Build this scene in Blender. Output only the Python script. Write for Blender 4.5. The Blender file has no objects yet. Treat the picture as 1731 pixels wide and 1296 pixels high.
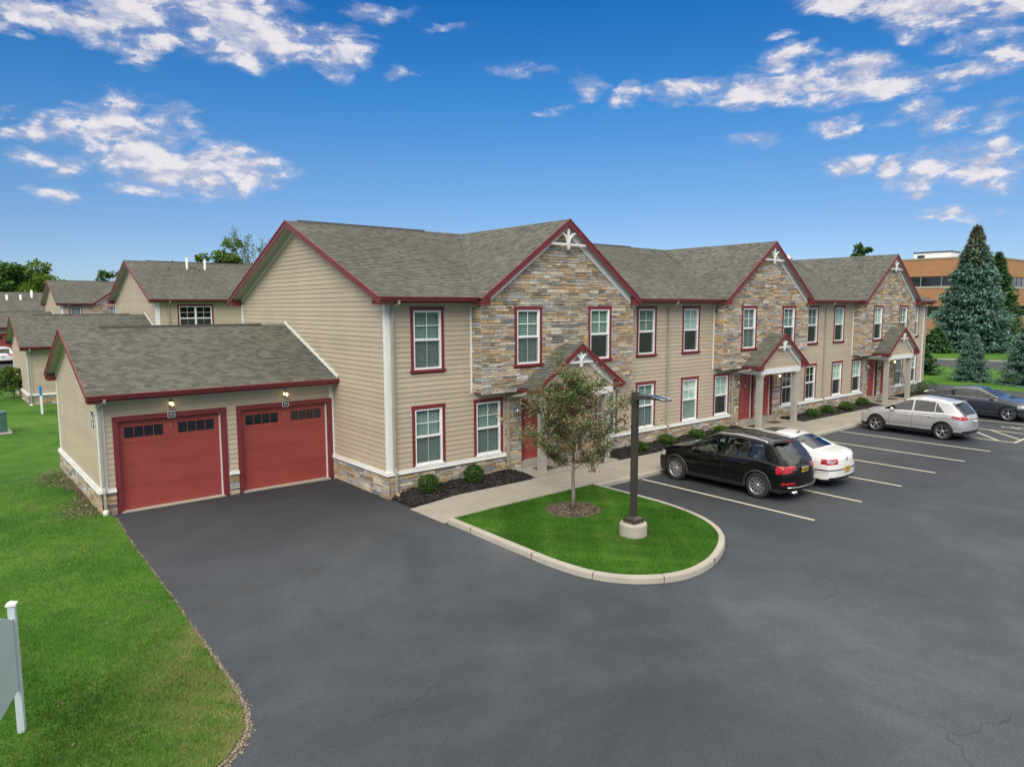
# overall look settings
SKYRAMP = [(0.0, (.40, .50, .74)), (.064, (.34, .43, .60)), (.116, (.28, .45, .62)), (.17, (.16, .44, .67)), (.26, (.045, .35, .68)), (.35, (.06, .37, .68)), (1.0, (.45, .6, .75))]
SKYSAT = 1.0
SKYSTR = .10
CLOUD_LO = (2.7, 2.9, 3.8); CLOUD_HI = (5.0, 4.75, 4.9); CLOUD_TOP = (9.2, 8.7, 8.0)
SUNSTR = 1.5; SUNANG = 38
EXPO = 0.8
CLOUDS = [(0.1371, 0.3239, 0.0671, 0.0191, 0.171, 1), (0.2093, 0.3333, 0.077, 0.0318, 0.011, 1), (0.2882, 0.3541, 0.1285, 0.0283, 0.114, 1), (0.335, 0.3284, 0.0855, 0.0338, -0.064, 1), (0.3926, 0.3375, 0.0882, 0.0274, -0.11, 0.9), (0.467, 0.3269, 0.0435, 0.033, -0.43, 0.75), (0.2326, 0.2998, 0.0198, 0.018, 0.133, 0.7), (0.0939, 0.3013, 0.0236, 0.0084, 0.353, 0.7), (0.5144, 0.3729, 0.0627, 0.0131, 0.047, 0.5), (0.1206, 0.2037, 0.0304, 0.0151, 0.267, 0.85), (0.1837, 0.2163, 0.0566, 0.0356, 0.317, 1), (0.2551, 0.234, 0.0415, 0.027, 0.183, 0.7), (0.2267, 0.194, 0.0876, 0.0385, -0.009, 1), (0.279, 0.1739, 0.0997, 0.0325, 0.009, 1), (0.3281, 0.1772, 0.0647, 0.0312, -0.158, 0.85), (0.1213, 0.1703, 0.0352, 0.016, 0.002, 0.85), (0.2377, 0.1533, 0.0475, 0.0142, 0.067, 0.7), (0.1219, 0.1342, 0.0352, 0.0102, -0.083, 0.8), (0.0879, 0.2156, 0.014, 0.005, 0.138, 0.4), (0.5519, 0.3004, 0.0236, 0.0114, -0.122, 0.5), (0.5926, 0.3599, 0.0478, 0.0067, 0.022, 0.3), (0.789, 0.2855, 0.0302, 0.0188, 0.045, 0.62), (0.8567, 0.2773, 0.036, 0.018, 0.356, 0.62), (0.7449, 0.2627, 0.0242, 0.0088, -0.019, 0.4), (0.9417, 0.2828, 0.0594, 0.0184, 0.001, 0.85), (1.0234, 0.2727, 0.0828, 0.0254, 0.03, 1), (1.1137, 0.2732, 0.082, 0.0288, 0.043, 1), (1.1786, 0.2712, 0.0656, 0.0199, -0.005, 0.95), (1.2505, 0.2727, 0.0591, 0.0167, 0.053, 0.8), (1.0506, 0.3048, 0.0482, 0.0121, -0.035, 0.75), (1.193, 0.2339, 0.041, 0.0191, 0.15, 0.75), (1.0357, 0.326, 0.028, 0.0066, -0.036, 0.6), (1.289, 0.2809, 0.0257, 0.0126, 0.103, 0.8), (1.1233, 0.3497, 0.0722, 0.0207, -0.24, 1), (1.1998, 0.3325, 0.0658, 0.0243, -0.183, 0.95), (1.2816, 0.3113, 0.0316, 0.0214, -0.018, 0.9), (1.2488, 0.3, 0.0437, 0.0125, -0.002, 0.5), (1.1128, 0.221, 0.0298, 0.0121, 0.151, 0.8), (1.2306, 0.213, 0.0405, 0.0199, -0.036, 0.7), (1.2828, 0.2061, 0.0278, 0.0255, -0.14, 0.6), (1.1184, 0.1705, 0.036, 0.0145, 0.102, 0.8), (1.1779, 0.162, 0.0307, 0.0177, 0.14, 0.8), (1.2336, 0.1602, 0.0514, 0.0233, 0.055, 1), (1.2915, 0.1543, 0.0319, 0.0252, 0.095, 0.9), (1.2167, 0.1368, 0.0296, 0.0084, 0.113, 0.7), (1.2304, 0.1085, 0.0412, 0.009, -0.011, 0.85), (1.0075, 0.2051, 0.0433, 0.0103, 0.013, 0.4), (1.2885, 0.1123, 0.0277, 0.0066, -0.081, 0.3), (0.7044, 0.3097, 0.0483, 0.0141, -0.013, 0.3)]
import bpy, bmesh, math, random
import numpy as np
from mathutils import Vector, Matrix
random.seed(7)
PI = math.pi
scene = bpy.context.scene
COL = scene.collection
def V3(*a): return Vector(a)

# ------------------------------------------------------------------ materials
class NT:
    def __init__(s, nt): s.nt = nt
    def n(s, typ, ins=None, **props):
        nd = s.nt.nodes.new(typ)
        for k, v in props.items(): setattr(nd, k, v)
        for k, v in (ins or {}).items():
            if isinstance(v, bpy.types.NodeSocket): s.nt.links.new(v, nd.inputs[k])
            else: nd.inputs[k].default_value = v
        return nd
    def math(s, op, a, b=0.0, c=None, clamp=False):
        d = {0: a, 1: b}
        if c is not None: d[2] = c
        return s.n('ShaderNodeMath', d, operation=op, use_clamp=clamp).outputs[0]
    def mix(s, f, a, b, mode='MIX'):
        nd = s.n('ShaderNodeMix', data_type='RGBA', blend_type=mode)
        for i, v in ((0, f), (6, a), (7, b)):
            if isinstance(v, bpy.types.NodeSocket): s.nt.links.new(v, nd.inputs[i])
            else: nd.inputs[i].default_value = v
        return nd.outputs[2]
    def ramp(s, f, stops, interp='LINEAR'):
        nd = s.n('ShaderNodeValToRGB', {0: f})
        cr = nd.color_ramp; cr.interpolation = interp
        while len(cr.elements) < len(stops): cr.elements.new(0.5)
        for e, (p, c) in zip(cr.elements, stops):
            e.position = p; e.color = c if len(c) == 4 else (*c, 1)
        return nd.outputs[0]
    def noise(s, vec, scale, detail=4, rough=.55, dist=0):
        return s.n('ShaderNodeTexNoise', {'Vector': vec, 'Scale': scale, 'Detail': detail, 'Roughness': rough, 'Distortion': dist}).outputs[0]
    def mr(s, v, a, b, c=0., d=1., smooth=True):
        nd = s.n('ShaderNodeMapRange', {0: v, 1: a, 2: b, 3: c, 4: d})
        if smooth: nd.interpolation_type = 'SMOOTHSTEP'
        return nd.outputs[0]

def C(r, g, b): return (r, g, b, 1.0)
def new_mat(name):
    m = bpy.data.materials.new(name); m.use_nodes = True
    nt = m.node_tree; nt.nodes.clear(); T = NT(nt)
    out = T.n('ShaderNodeOutputMaterial'); b = T.n('ShaderNodeBsdfPrincipled')
    nt.links.new(b.outputs[0], out.inputs[0])
    tc = T.n('ShaderNodeTexCoord')
    return m, T, b, tc, out
def link(T, a, b): T.nt.links.new(a, b)
def mat(name, col, rough=.6, var=.08, scale=3., metal=0., spec=.5, bump=0., bscale=60., coat=0., streak=0., rnd=0.):
    m, T, b, tc, out = new_mat(name)
    ob = tc.outputs['Object']
    n1 = T.noise(ob, scale, 5, .6)
    lo = tuple(c*(1-var*1.6) for c in col); hi = tuple(min(1, c*(1+var*1.6)) for c in col)
    c = T.ramp(n1, [(.3, lo), (.7, hi)])
    n2 = T.noise(ob, scale*14, 3, .6)
    c = T.mix(T.mr(n2, .45, .75, 0, var*1.5), c, C(*(x*.6 for x in col)))
    if streak:
        mp = T.n('ShaderNodeMapping', {'Vector': ob, 'Scale': (9, 9, .5)})
        s = T.noise(mp.outputs[0], 1.5, 4)
        c = T.mix(T.mr(s, .5, .8, 0, streak), c, C(*(x*.55 for x in col)))
    if rnd:
        at = T.n('ShaderNodeAttribute', attribute_name='rnd')
        c = T.mix(1.0, c, T.ramp(at.outputs['Fac'], [(0, (1-rnd,)*3), (1, (1+rnd*.0,)*3)]), 'MULTIPLY')
    link(T, c, b.inputs['Base Color'])
    r = T.mr(n2, .3, .8, max(0, rough-.08), min(1, rough+.08))
    link(T, r, b.inputs['Roughness'])
    b.inputs['Metallic'].default_value = metal
    b.inputs['Specular IOR Level'].default_value = spec
    if coat: b.inputs['Coat Weight'].default_value = coat; b.inputs['Coat Roughness'].default_value = .03
    if bump:
        bn = T.n('ShaderNodeBump', {'Strength': bump, 'Distance': .01, 'Height': T.noise(ob, bscale, 4, .6)})
        link(T, bn.outputs[0], b.inputs['Normal'])
    return m
def rnd_mat(name, stops, rough=.85, nscale=8., nstr=.2, bump=.4, bscale=40, spec=.4, interp='LINEAR', trans=0., nscale2=None):
    """base colour picked per face from its own random value"""
    m, T, b, tc, out = new_mat(name)
    at = T.n('ShaderNodeAttribute', attribute_name='rnd')
    c = T.ramp(at.outputs['Fac'], stops, interp)
    n = T.noise(tc.outputs['Object'], nscale, 5, .6)
    c = T.mix(nstr, c, T.ramp(n, [(.25, (.35, .35, .35)), (.75, (1.55, 1.55, 1.55))]), 'MULTIPLY')
    link(T, c, b.inputs['Base Color'])
    b.inputs['Roughness'].default_value = rough
    b.inputs['Specular IOR Level'].default_value = spec
    if bump:
        bn = T.n('ShaderNodeBump', {'Strength': bump, 'Distance': .012, 'Height': T.noise(tc.outputs['Object'], bscale, 4, .65)})
        link(T, bn.outputs[0], b.inputs['Normal'])
    if trans:
        tr = T.n('ShaderNodeBsdfTranslucent'); link(T, c, tr.inputs[0])
        mx = T.n('ShaderNodeMixShader', {0: trans}); link(T, b.outputs[0], mx.inputs[1]); link(T, tr.outputs[0], mx.inputs[2])
        link(T, mx.outputs[0], out.inputs[0])
    return m

M = {}
SID = (.50, .425, .315)
M['siding'] = mat('siding_tan', SID, .62, .04, .8, bump=.15, bscale=25, streak=.12, rnd=.10)
M['white'] = mat('white_trim', (.76, .78, .76), .45, .03, 2, streak=.08)
M['soffit'] = mat('soffit_greige', (.40, .41, .35), .6, .05, 2)
M['red'] = mat('red_trim', (.178, .029, .034), .42, .08, 2, streak=.12)
M['reddoor'] = mat('red_door_paint', (.31, .058, .048), .45, .05, 1.5, bump=.08, bscale=50, streak=.08)
M['greige'] = mat('greige_metal', (.36, .335, .27), .5, .06, 3, streak=.15)
M['post'] = mat('post_paint', (.385, .375, .33), .6, .06, 2, streak=.12)
M['vinyl'] = mat('white_vinyl', (.82, .83, .82), .35, .02, 4)
M['blind'] = mat('blind_slats', (.42, .46, .44), .5, .03, 2)
M['curtain'] = mat('curtain_cloth', (.62, .66, .60), .9, .12, 4)
M['brass'] = mat('brass', (.65, .45, .18), .3, .05, 4, metal=1)
M['nickel'] = mat('nickel', (.7, .7, .68), .25, .05, 4, metal=1)
M['dark'] = mat('dark_metal', (.045, .042, .038), .4, .15, 3, spec=.6)
M['bronze'] = mat('bronze_paint', (.050, .043, .036), .42, .12, 2, streak=.25)
M['black'] = mat('black_plastic', (.018, .018, .019), .55, .15, 5)
M['rubber'] = mat('rubber', (.022, .022, .023), .8, .2, 8)
M['alloy'] = mat('alloy', (.52, .53, .54), .3, .05, 5, metal=.85)
M['chrome'] = mat('chrome', (.8, .81, .82), .12, .02, 5, metal=1)
M['seat'] = mat('car_interior', (.10, .095, .085), .8, .15, 5)
M['beige'] = mat('car_interior_beige', (.46, .42, .34), .8, .1, 5)
M['plate'] = mat('plate_yellow', (.75, .48, .04), .4, .04, 6)
M['ink'] = mat('ink_navy', (.02, .03, .10), .5, .05, 5)
M['redlens'] = mat('red_lens', (.42, .008, .010), .10, .35, 9, coat=1)
M['clearlens'] = mat('clear_lens', (.38, .39, .41), .06, .1, 8, coat=1)
M['amberlens'] = mat('amber_lens', (.75, .32, .03), .12, .1, 8, coat=1)
M['plaque'] = mat('plaque_navy', (.02, .025, .035), .35, .05, 5)
M['signpaint'] = mat('sign_pale_paint', (.50, .60, .62), .55, .04, 1.2, streak=.1)
M['bluetape'] = mat('blue_cap', (.02, .22, .62), .4, .1, 5)
M['greenbox'] = mat('green_box_paint', (.05, .13, .10), .5, .08, 3)
M['ladder'] = mat('ladder_metal', (.6, .6, .58), .4, .08, 5, metal=.5)
M['pvc'] = mat('pvc_pipe', (.75, .76, .74), .45, .04, 4)
M['brick'] = None
M['mat'] = mat('doormat', (.09, .045, .028), .95, .25, 12, bump=.6)
M['solar'] = mat('lens_panel', (.02, .03, .045), .15, .1, 6, spec=.7)

def shingle_mat():
    m, T, b, tc, out = new_mat('shingles')
    uv = tc.outputs['UV']
    br = T.n('ShaderNodeTexBrick', {'Vector': uv, 'Color1': C(.080, .081, .068), 'Color2': C(.154, .156, .135), 'Mortar': C(.05, .05, .04), 'Scale': 1.0,
        'Mortar Size': .0, 'Brick Width': .19, 'Row Height': .14, 'Bias': 0.0}, offset=.37, offset_frequency=2)
    br2 = T.n('ShaderNodeTexBrick', {'Vector': uv, 'Color1': C(.96, .96, .95), 'Color2': C(1.05, 1.05, 1.04), 'Mortar': C(1, 1, 1), 'Scale': 1.0,
        'Mortar Size': .0, 'Brick Width': .93, 'Row Height': .14, 'Bias': 0.0}, offset=.61, offset_frequency=3)
    c = T.mix(1., br.outputs[0], br2.outputs[0], 'MULTIPLY')
    n = T.noise(tc.outputs['Object'], .35, 4)
    c = T.mix(.5, c, T.ramp(n, [(.3, (.78, .78, .78)), (.7, (1.2, 1.2, 1.2))]), 'MULTIPLY')
    g = T.noise(tc.outputs['Object'], 180, 2)
    c = T.mix(.5, c, T.ramp(g, [(.3, (.55, .55, .55)), (.7, (1.45, 1.45, 1.45))]), 'MULTIPLY')
    mp = T.n('ShaderNodeMapping', {'Vector': uv, 'Scale': (2.2, .18, 1)})
    c = T.mix(T.mr(T.noise(mp.outputs[0], 1, 4), .55, .8, 0, .15), c, C(.045, .047, .04))
    link(T, c, b.inputs['Base Color']); b.inputs['Roughness'].default_value = .92
    bn = T.n('ShaderNodeBump', {'Strength': .5, 'Distance': .008, 'Height': T.math('ADD', T.math('MULTIPLY', br.outputs[0], 2.), T.math('MULTIPLY', g, .5))})
    link(T, bn.outputs[0], b.inputs['Normal'])
    return m
M['shingle'] = shingle_mat()
M['ridge'] = mat('ridge_vent', (.035, .035, .032), .85, .2, 4)
M['stone'] = rnd_mat('ledgestone', [(0, (.17, .175, .175)), (.12, (.42, .42, .40)), (.25, (.36, .29, .20)), (.40, (.62, .56, .45)), (.54, (.50, .33, .16)),
    (.66, (.24, .205, .16)), (.79, (.56, .42, .25)), (.89, (.36, .375, .375)), (1, (.66, .62, .54))], .85, 9, .45, .7, 30)
M['mortar'] = mat('mortar', (.27, .25, .21), .95, .2, 10, bump=.4)

def brick_mat():
    m, T, b, tc, out = new_mat('office_brick')
    br = T.n('ShaderNodeTexBrick', {'Vector': tc.outputs['UV'], 'Color1': C(.42, .165, .062), 'Color2': C(.52, .225, .09), 'Mortar': C(.38, .26, .17), 'Scale': 1.0,
        'Mortar Size': .012, 'Brick Width': .24, 'Row Height': .08})
    n = T.noise(tc.outputs['Object'], .25, 5)
    c = T.mix(.4, br.outputs[0], T.ramp(n, [(.3, (.8, .8, .8)), (.7, (1.15, 1.15, 1.15))]), 'MULTIPLY')
    link(T, c, b.inputs['Base Color']); b.inputs['Roughness'].default_value = .85
    return m
M['brick'] = brick_mat()

def glass_mat(name, tint, refl, rough=.02, tr=.95):
    m = bpy.data.materials.new(name); m.use_nodes = True; nt = m.node_tree; nt.nodes.clear(); T = NT(nt)
    out = T.n('ShaderNodeOutputMaterial'); t = T.n('ShaderNodeBsdfTransparent', {0: C(*(x*tr for x in tint))})
    tc = T.n('ShaderNodeTexCoord')
    bn = T.n('ShaderNodeBump', {'Strength': .12, 'Distance': .05, 'Height': T.noise(tc.outputs['Object'], 1.3, 2)})
    g = T.n('ShaderNodeBsdfGlossy', {0: C(.9, .95, .97), 'Roughness': rough, 'Normal': bn.outputs[0]})
    fr = T.n('ShaderNodeFresnel', {0: 1.5})
    f = T.math('ADD', T.math('MULTIPLY', fr.outputs[0], .9), refl, clamp=True)
    f = T.math('MULTIPLY', f, T.math('SUBTRACT', 1., T.n('ShaderNodeNewGeometry').outputs['Backfacing']))
    mx = T.n('ShaderNodeMixShader', {0: f, 1: t.outputs[0], 2: g.outputs[0]})
    link(T, mx.outputs[0], out.inputs[0])
    return m
M['glass'] = glass_mat('window_glass', (.80, .95, .93), .02)
M['carglass'] = glass_mat('car_glass', (.45, .50, .49), .05)
M['tintglass'] = glass_mat('car_glass_tinted', (.16, .18, .18), .07)
def screen_mat():
    m = bpy.data.materials.new('insect_screen'); m.use_nodes = True; nt = m.node_tree; nt.nodes.clear(); T = NT(nt)
    out = T.n('ShaderNodeOutputMaterial'); t = T.n('ShaderNodeBsdfTransparent'); d = T.n('ShaderNodeBsdfDiffuse', {0: C(.10, .115, .11)})
    mx = T.n('ShaderNodeMixShader', {0: .34, 1: t.outputs[0], 2: d.outputs[0]}); link(T, mx.outputs[0], out.inputs[0]); return m
M['screen'] = screen_mat()
M['officeglass'] = mat('office_glass', (.012, .016, .018), .06, .1, .5, spec=.9)
M['garageglass'] = mat('garage_glass', (.010, .016, .022), .08, .1, 2, spec=.7)

def emis(name, col, s):
    m = bpy.data.materials.new(name); m.use_nodes = True; nt = m.node_tree; nt.nodes.clear(); T = NT(nt)
    out = T.n('ShaderNodeOutputMaterial'); e = T.n('ShaderNodeEmission', {0: C(*col), 1: s}); link(T, e.outputs[0], out.inputs[0]); return m
M['bulb'] = emis('lit_bulb', (1, .72, .32), 9)
M['lampglass'] = glass_mat('lamp_glass', (1, .97, .9), .08, .05, .9)

def paint(name, col, metal=.0, rough=.25, coat=1.):
    m, T, b, tc, out = new_mat(name)
    n = T.noise(tc.outputs['Object'], 3, 4)
    z = T.n('ShaderNodeSeparateXYZ', {0: tc.outputs['Object']}).outputs[2]
    c = T.ramp(n, [(.3, tuple(x*.94 for x in col)), (.7, col)])
    dirt = T.math('MULTIPLY', T.mr(z, .75, .2, 0, 1), T.mr(T.noise(tc.outputs['Object'], 9, 5), .35, .7, .1, .6))
    c = T.mix(T.math('MULTIPLY', dirt, .07), c, C(.16, .145, .125))
    link(T, c, b.inputs['Base Color'])
    b.inputs['Metallic'].default_value = metal
    link(T, T.mr(dirt, 0, 1, rough, .5), b.inputs['Roughness'])
    b.inputs['Coat Weight'].default_value = coat; b.inputs['Coat Roughness'].default_value = .03; b.inputs['Specular IOR Level'].default_value = .1 if metal == 0 else .5
    return m
M['pblack'] = paint('paint_black', (.003, .003, .0035), 0, .3, .7)
M['pwhite'] = paint('paint_white', (.78, .78, .76), 0, .3)
M['psilver'] = paint('paint_silver', (.66, .665, .67), .65, .33)
M['pgrey'] = paint('paint_slate', (.050, .060, .080), .55, .32)

def asphalt_mat():
    m, T, b, tc, out = new_mat('asphalt')
    p = tc.outputs['Object']
    big = T.noise(p, .16, 5, .6, .6)
    c = T.ramp(big, [(.32, (.036, .044, .052)), (.5, (.056, .066, .076)), (.66, (.086, .095, .104))])
    med = T.noise(p, 1.1, 5, .65, .4)
    c = T.mix(.5, c, T.ramp(med, [(.3, (.76, .76, .77)), (.7, (1.2, 1.18, 1.18))]), 'MULTIPLY')
    # shade from the garage on its apron, painted in as darker asphalt
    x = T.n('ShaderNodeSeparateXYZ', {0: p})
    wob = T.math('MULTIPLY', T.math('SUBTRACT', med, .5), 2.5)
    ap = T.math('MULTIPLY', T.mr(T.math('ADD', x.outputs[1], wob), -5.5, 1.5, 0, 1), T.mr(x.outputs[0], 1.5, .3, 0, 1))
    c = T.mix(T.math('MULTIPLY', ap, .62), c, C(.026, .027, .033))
    stall = T.math('MULTIPLY', T.mr(T.math('ADD', x.outputs[1], T.math('MULTIPLY', wob, .5)), -11.2, -8.6, 0, 1), T.mr(x.outputs[0], 4.5, 6, 0, 1))
    c = T.mix(T.math('MULTIPLY', stall, .42), c, C(.026, .030, .036))
    # pale scuffs
    mp = T.n('ShaderNodeMapping', {'Vector': p, 'Rotation': (0, 0, .7), 'Scale': (.25, 2.2, 1)})
    sc = T.math('MULTIPLY', T.mr(T.noise(mp.outputs[0], 1.2, 6, .7), .62, .78), T.mr(T.noise(p, .3, 3), .5, .65))
    c = T.mix(T.math('MULTIPLY', sc, .8), c, C(.17, .17, .172))
    sp = T.mr(T.noise(p, 3.2, 6, .75, .8), .68, .76)
    c = T.mix(T.math('MULTIPLY', sp, .45), c, C(.22, .20, .19))
    c = T.mix(.8, c, T.ramp(T.noise(p, .065, 4, .55, 1.2), [(.35, (.80, .80, .82)), (.62, (1.22, 1.21, 1.2))]), 'MULTIPLY')
    # oil stains
    st = T.math('MULTIPLY', T.mr(T.noise(p, .55, 4, .6, 1.), .60, .72), .4)
    c = T.mix(st, c, C(.040, .041, .044))
    # hairline cracks
    dv = T.n('ShaderNodeVectorMath', {0: p, 1: T.n('ShaderNodeVectorMath', {0: T.n('ShaderNodeTexNoise', {'Vector': p, 'Scale': 1.5, 'Detail': 4}).outputs['Color'], 3: .9}, operation='SCALE').outputs[0]}, operation='ADD')
    vo = T.n('ShaderNodeTexVoronoi', {'Vector': dv.outputs[0], 'Scale': .17}, feature='DISTANCE_TO_EDGE')
    cr = T.math('MULTIPLY', T.mr(vo.outputs[0], .0028, .0008), T.mr(T.noise(p, .22, 3), .50, .56))
    c = T.mix(T.math('MULTIPLY', cr, .4), c, C(.022, .022, .024))
    ag = T.n('ShaderNodeTexVoronoi', {'Vector': p, 'Scale': 55})
    c = T.mix(.45, c, T.ramp(ag.outputs['Color'], [(.1, (.62, .62, .62)), (.9, (1.4, 1.4, 1.4))]), 'MULTIPLY')
    link(T, c, b.inputs['Base Color'])
    link(T, T.mr(big, .3, .7, .72, .9), b.inputs['Roughness'])
    b.inputs['Specular IOR Level'].default_value = .35
    h = T.math('ADD', T.noise(p, 120, 3), T.math('MULTIPLY', cr, -3))
    bn = T.n('ShaderNodeBump', {'Strength': .45, 'Distance': .006, 'Height': h}); link(T, bn.outputs[0], b.inputs['Normal'])
    return m
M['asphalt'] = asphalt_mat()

def concrete_mat(name, col, joints=True):
    m, T, b, tc, out = new_mat(name)
    p = tc.outputs['Object']
    c = T.ramp(T.noise(p, .7, 6, .6), [(.3, tuple(x*.85 for x in col)), (.7, tuple(x*1.1 for x in col))])
    c = T.mix(T.mr(T.noise(p, 5, 6, .7), .55, .75, 0, .35), c, C(*(x*.62 for x in col)))
    c = T.mix(.3, c, T.ramp(T.noise(p, 90, 2), [(.3, (.75, .75, .75)), (.7, (1.2, 1.2, 1.2))]), 'MULTIPLY')
    link(T, c, b.inputs['Base Color']); b.inputs['Roughness'].default_value = .88
    bn = T.n('ShaderNodeBump', {'Strength': .3, 'Distance': .006, 'Height': T.noise(p, 70, 4)}); link(T, bn.outputs[0], b.inputs['Normal'])
    return m
M['concrete'] = concrete_mat('concrete_walk', (.34, .315, .26))
M['kerb'] = concrete_mat('concrete_kerb', (.42, .395, .33))
M['line'] = None
def line_mat():
    m, T, b, tc, out = new_mat('road_paint')
    p = tc.outputs['Object']
    w = T.mr(T.noise(p, 26, 5, .75), .44, .62)
    c = T.mix(T.math('MULTIPLY', w, .4), C(.60, .565, .43), C(.15, .15, .14))
    link(T, c, b.inputs['Base Color']); b.inputs['Roughness'].default_value = .8
    return m
M['line'] = line_mat()

def lawn_mat():
    m, T, b, tc, out = new_mat('lawn')
    p = tc.outputs['Object']
    c = T.ramp(T.noise(p, .28, 6, .62, .4), [(.30, (.034, .11, .012)), (.5, (.065, .17, .022)), (.66, (.11, .21, .038)), (.8, (.19, .23, .075))])
    c = T.mix(.6, c, T.ramp(T.noise(p, 2.4, 5, .7), [(.3, (.6, .62, .55)), (.7, (1.32, 1.25, 1.2))]), 'MULTIPLY')
    mp = T.n('ShaderNodeMapping', {'Vector': p, 'Rotation': (0, 0, .35), 'Scale': (1, 6, 1)})
    c = T.mix(.5, c, T.ramp(T.noise(mp.outputs[0], 3, 4, .7), [(.3, (.72, .72, .72)), (.7, (1.25, 1.25, 1.25))]), 'MULTIPLY')
    xy = T.n('ShaderNodeSeparateXYZ', {0: p}); w_ = T.math('MULTIPLY', T.mr(T.math('ADD', xy.outputs[1], T.math('MULTIPLY', T.noise(p, .8, 4), 3.)), -1.5, -7), T.mr(xy.outputs[0], -9.2, -7.1))
    w_ = T.math('MULTIPLY', w_, T.mr(xy.outputs[0], -5.5, -6.5)); c = T.mix(T.math('MULTIPLY', w_, T.mr(T.noise(p, 1.7, 5, .7), .35, .6, .25, 1)), c, C(.20, .175, .075))
    c = T.mix(.55, c, T.ramp(T.noise(p, 45, 3, .7), [(.3, (.5, .5, .5)), (.7, (1.5, 1.5, 1.5))]), 'MULTIPLY')
    link(T, c, b.inputs['Base Color']); b.inputs['Roughness'].default_value = .9; b.inputs['Specular IOR Level'].default_value = .15
    bn = T.n('ShaderNodeBump', {'Strength': .8, 'Distance': .04, 'Height': T.noise(p, 30, 5, .75)}); link(T, bn.outputs[0], b.inputs['Normal'])
    return m
M['lawn'] = lawn_mat()
M['soil'] = mat('bare_soil', (.16, .125, .075), .95, .3, 5, bump=.8, bscale=30)
M['blade'] = rnd_mat('grass_blade', [(0, (.030, .115, .010)), (.33, (.066, .205, .018)), (.60, (.145, .295, .045)), (.80, (.28, .33, .10)), (1, (.48, .41, .21))], .7, .5, .7, 0, spec=.2, trans=.25)
M['mulch'] = rnd_mat('mulch_chips', [(0, (.010, .009, .009)), (.6, (.028, .023, .022)), (.93, (.05, .04, .036)), (1, (.16, .13, .10))], .9, 20, .4, .5, 50)
M['mulchbase'] = mat('mulch_base', (.020, .017, .016), .95, .35, 9, bump=1., bscale=35)
M['debris'] = rnd_mat('leaf_debris', [(0, (.07, .055, .035)), (.5, (.15, .125, .08)), (.8, (.26, .21, .13)), (1, (.38, .33, .24))], .95, 20, .3, .3, 50)
M['grit'] = rnd_mat('edge_grit', [(0, (.14, .115, .08)), (.6, (.30, .26, .19)), (1, (.50, .46, .37))], .95, 20, .3, .3, 50)
M['brownmulch'] = rnd_mat('old_mulch_chips', [(0, (.05, .038, .028)), (.6, (.11, .085, .062)), (1, (.22, .18, .13))], .9, 20, .4, .5, 50)
M['bark'] = mat('bark_grey', (.22, .195, .165), .9, .25, 12, bump=.8, bscale=25)
M['barkdark'] = mat('bark_brown', (.07, .05, .035), .9, .25, 12, bump=.8, bscale=25)
M['crab'] = rnd_mat('crabapple_leaf', [(0, (.07, .13, .04)), (.33, (.12, .20, .06)), (.52, (.21, .24, .11)), (.66, (.27, .17, .09)), (.80, (.25, .075, .045)), (1, (.52, .54, .42))], .5, 3, .3, 0, spec=.4, trans=.3)
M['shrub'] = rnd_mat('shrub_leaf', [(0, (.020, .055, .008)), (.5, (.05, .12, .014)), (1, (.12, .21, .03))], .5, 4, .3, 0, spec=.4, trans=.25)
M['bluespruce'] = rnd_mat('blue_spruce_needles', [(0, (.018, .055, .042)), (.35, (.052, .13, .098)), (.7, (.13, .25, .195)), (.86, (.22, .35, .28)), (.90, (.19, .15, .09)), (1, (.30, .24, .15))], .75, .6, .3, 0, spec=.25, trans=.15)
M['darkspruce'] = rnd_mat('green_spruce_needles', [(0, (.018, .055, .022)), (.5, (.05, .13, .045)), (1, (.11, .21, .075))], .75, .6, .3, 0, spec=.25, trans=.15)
M['leafdark'] = rnd_mat('tree_leaf_dark', [(0, (.02, .055, .012)), (.5, (.05, .12, .022)), (1, (.12, .21, .045))], .65, .3, .4, 0, spec=.25, trans=.25)
M['leaflight'] = rnd_mat('tree_leaf_light', [(0, (.05, .10, .012)), (.5, (.10, .18, .020)), (1, (.20, .28, .045))], .65, .3, .4, 0, spec=.25, trans=.3)

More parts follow.
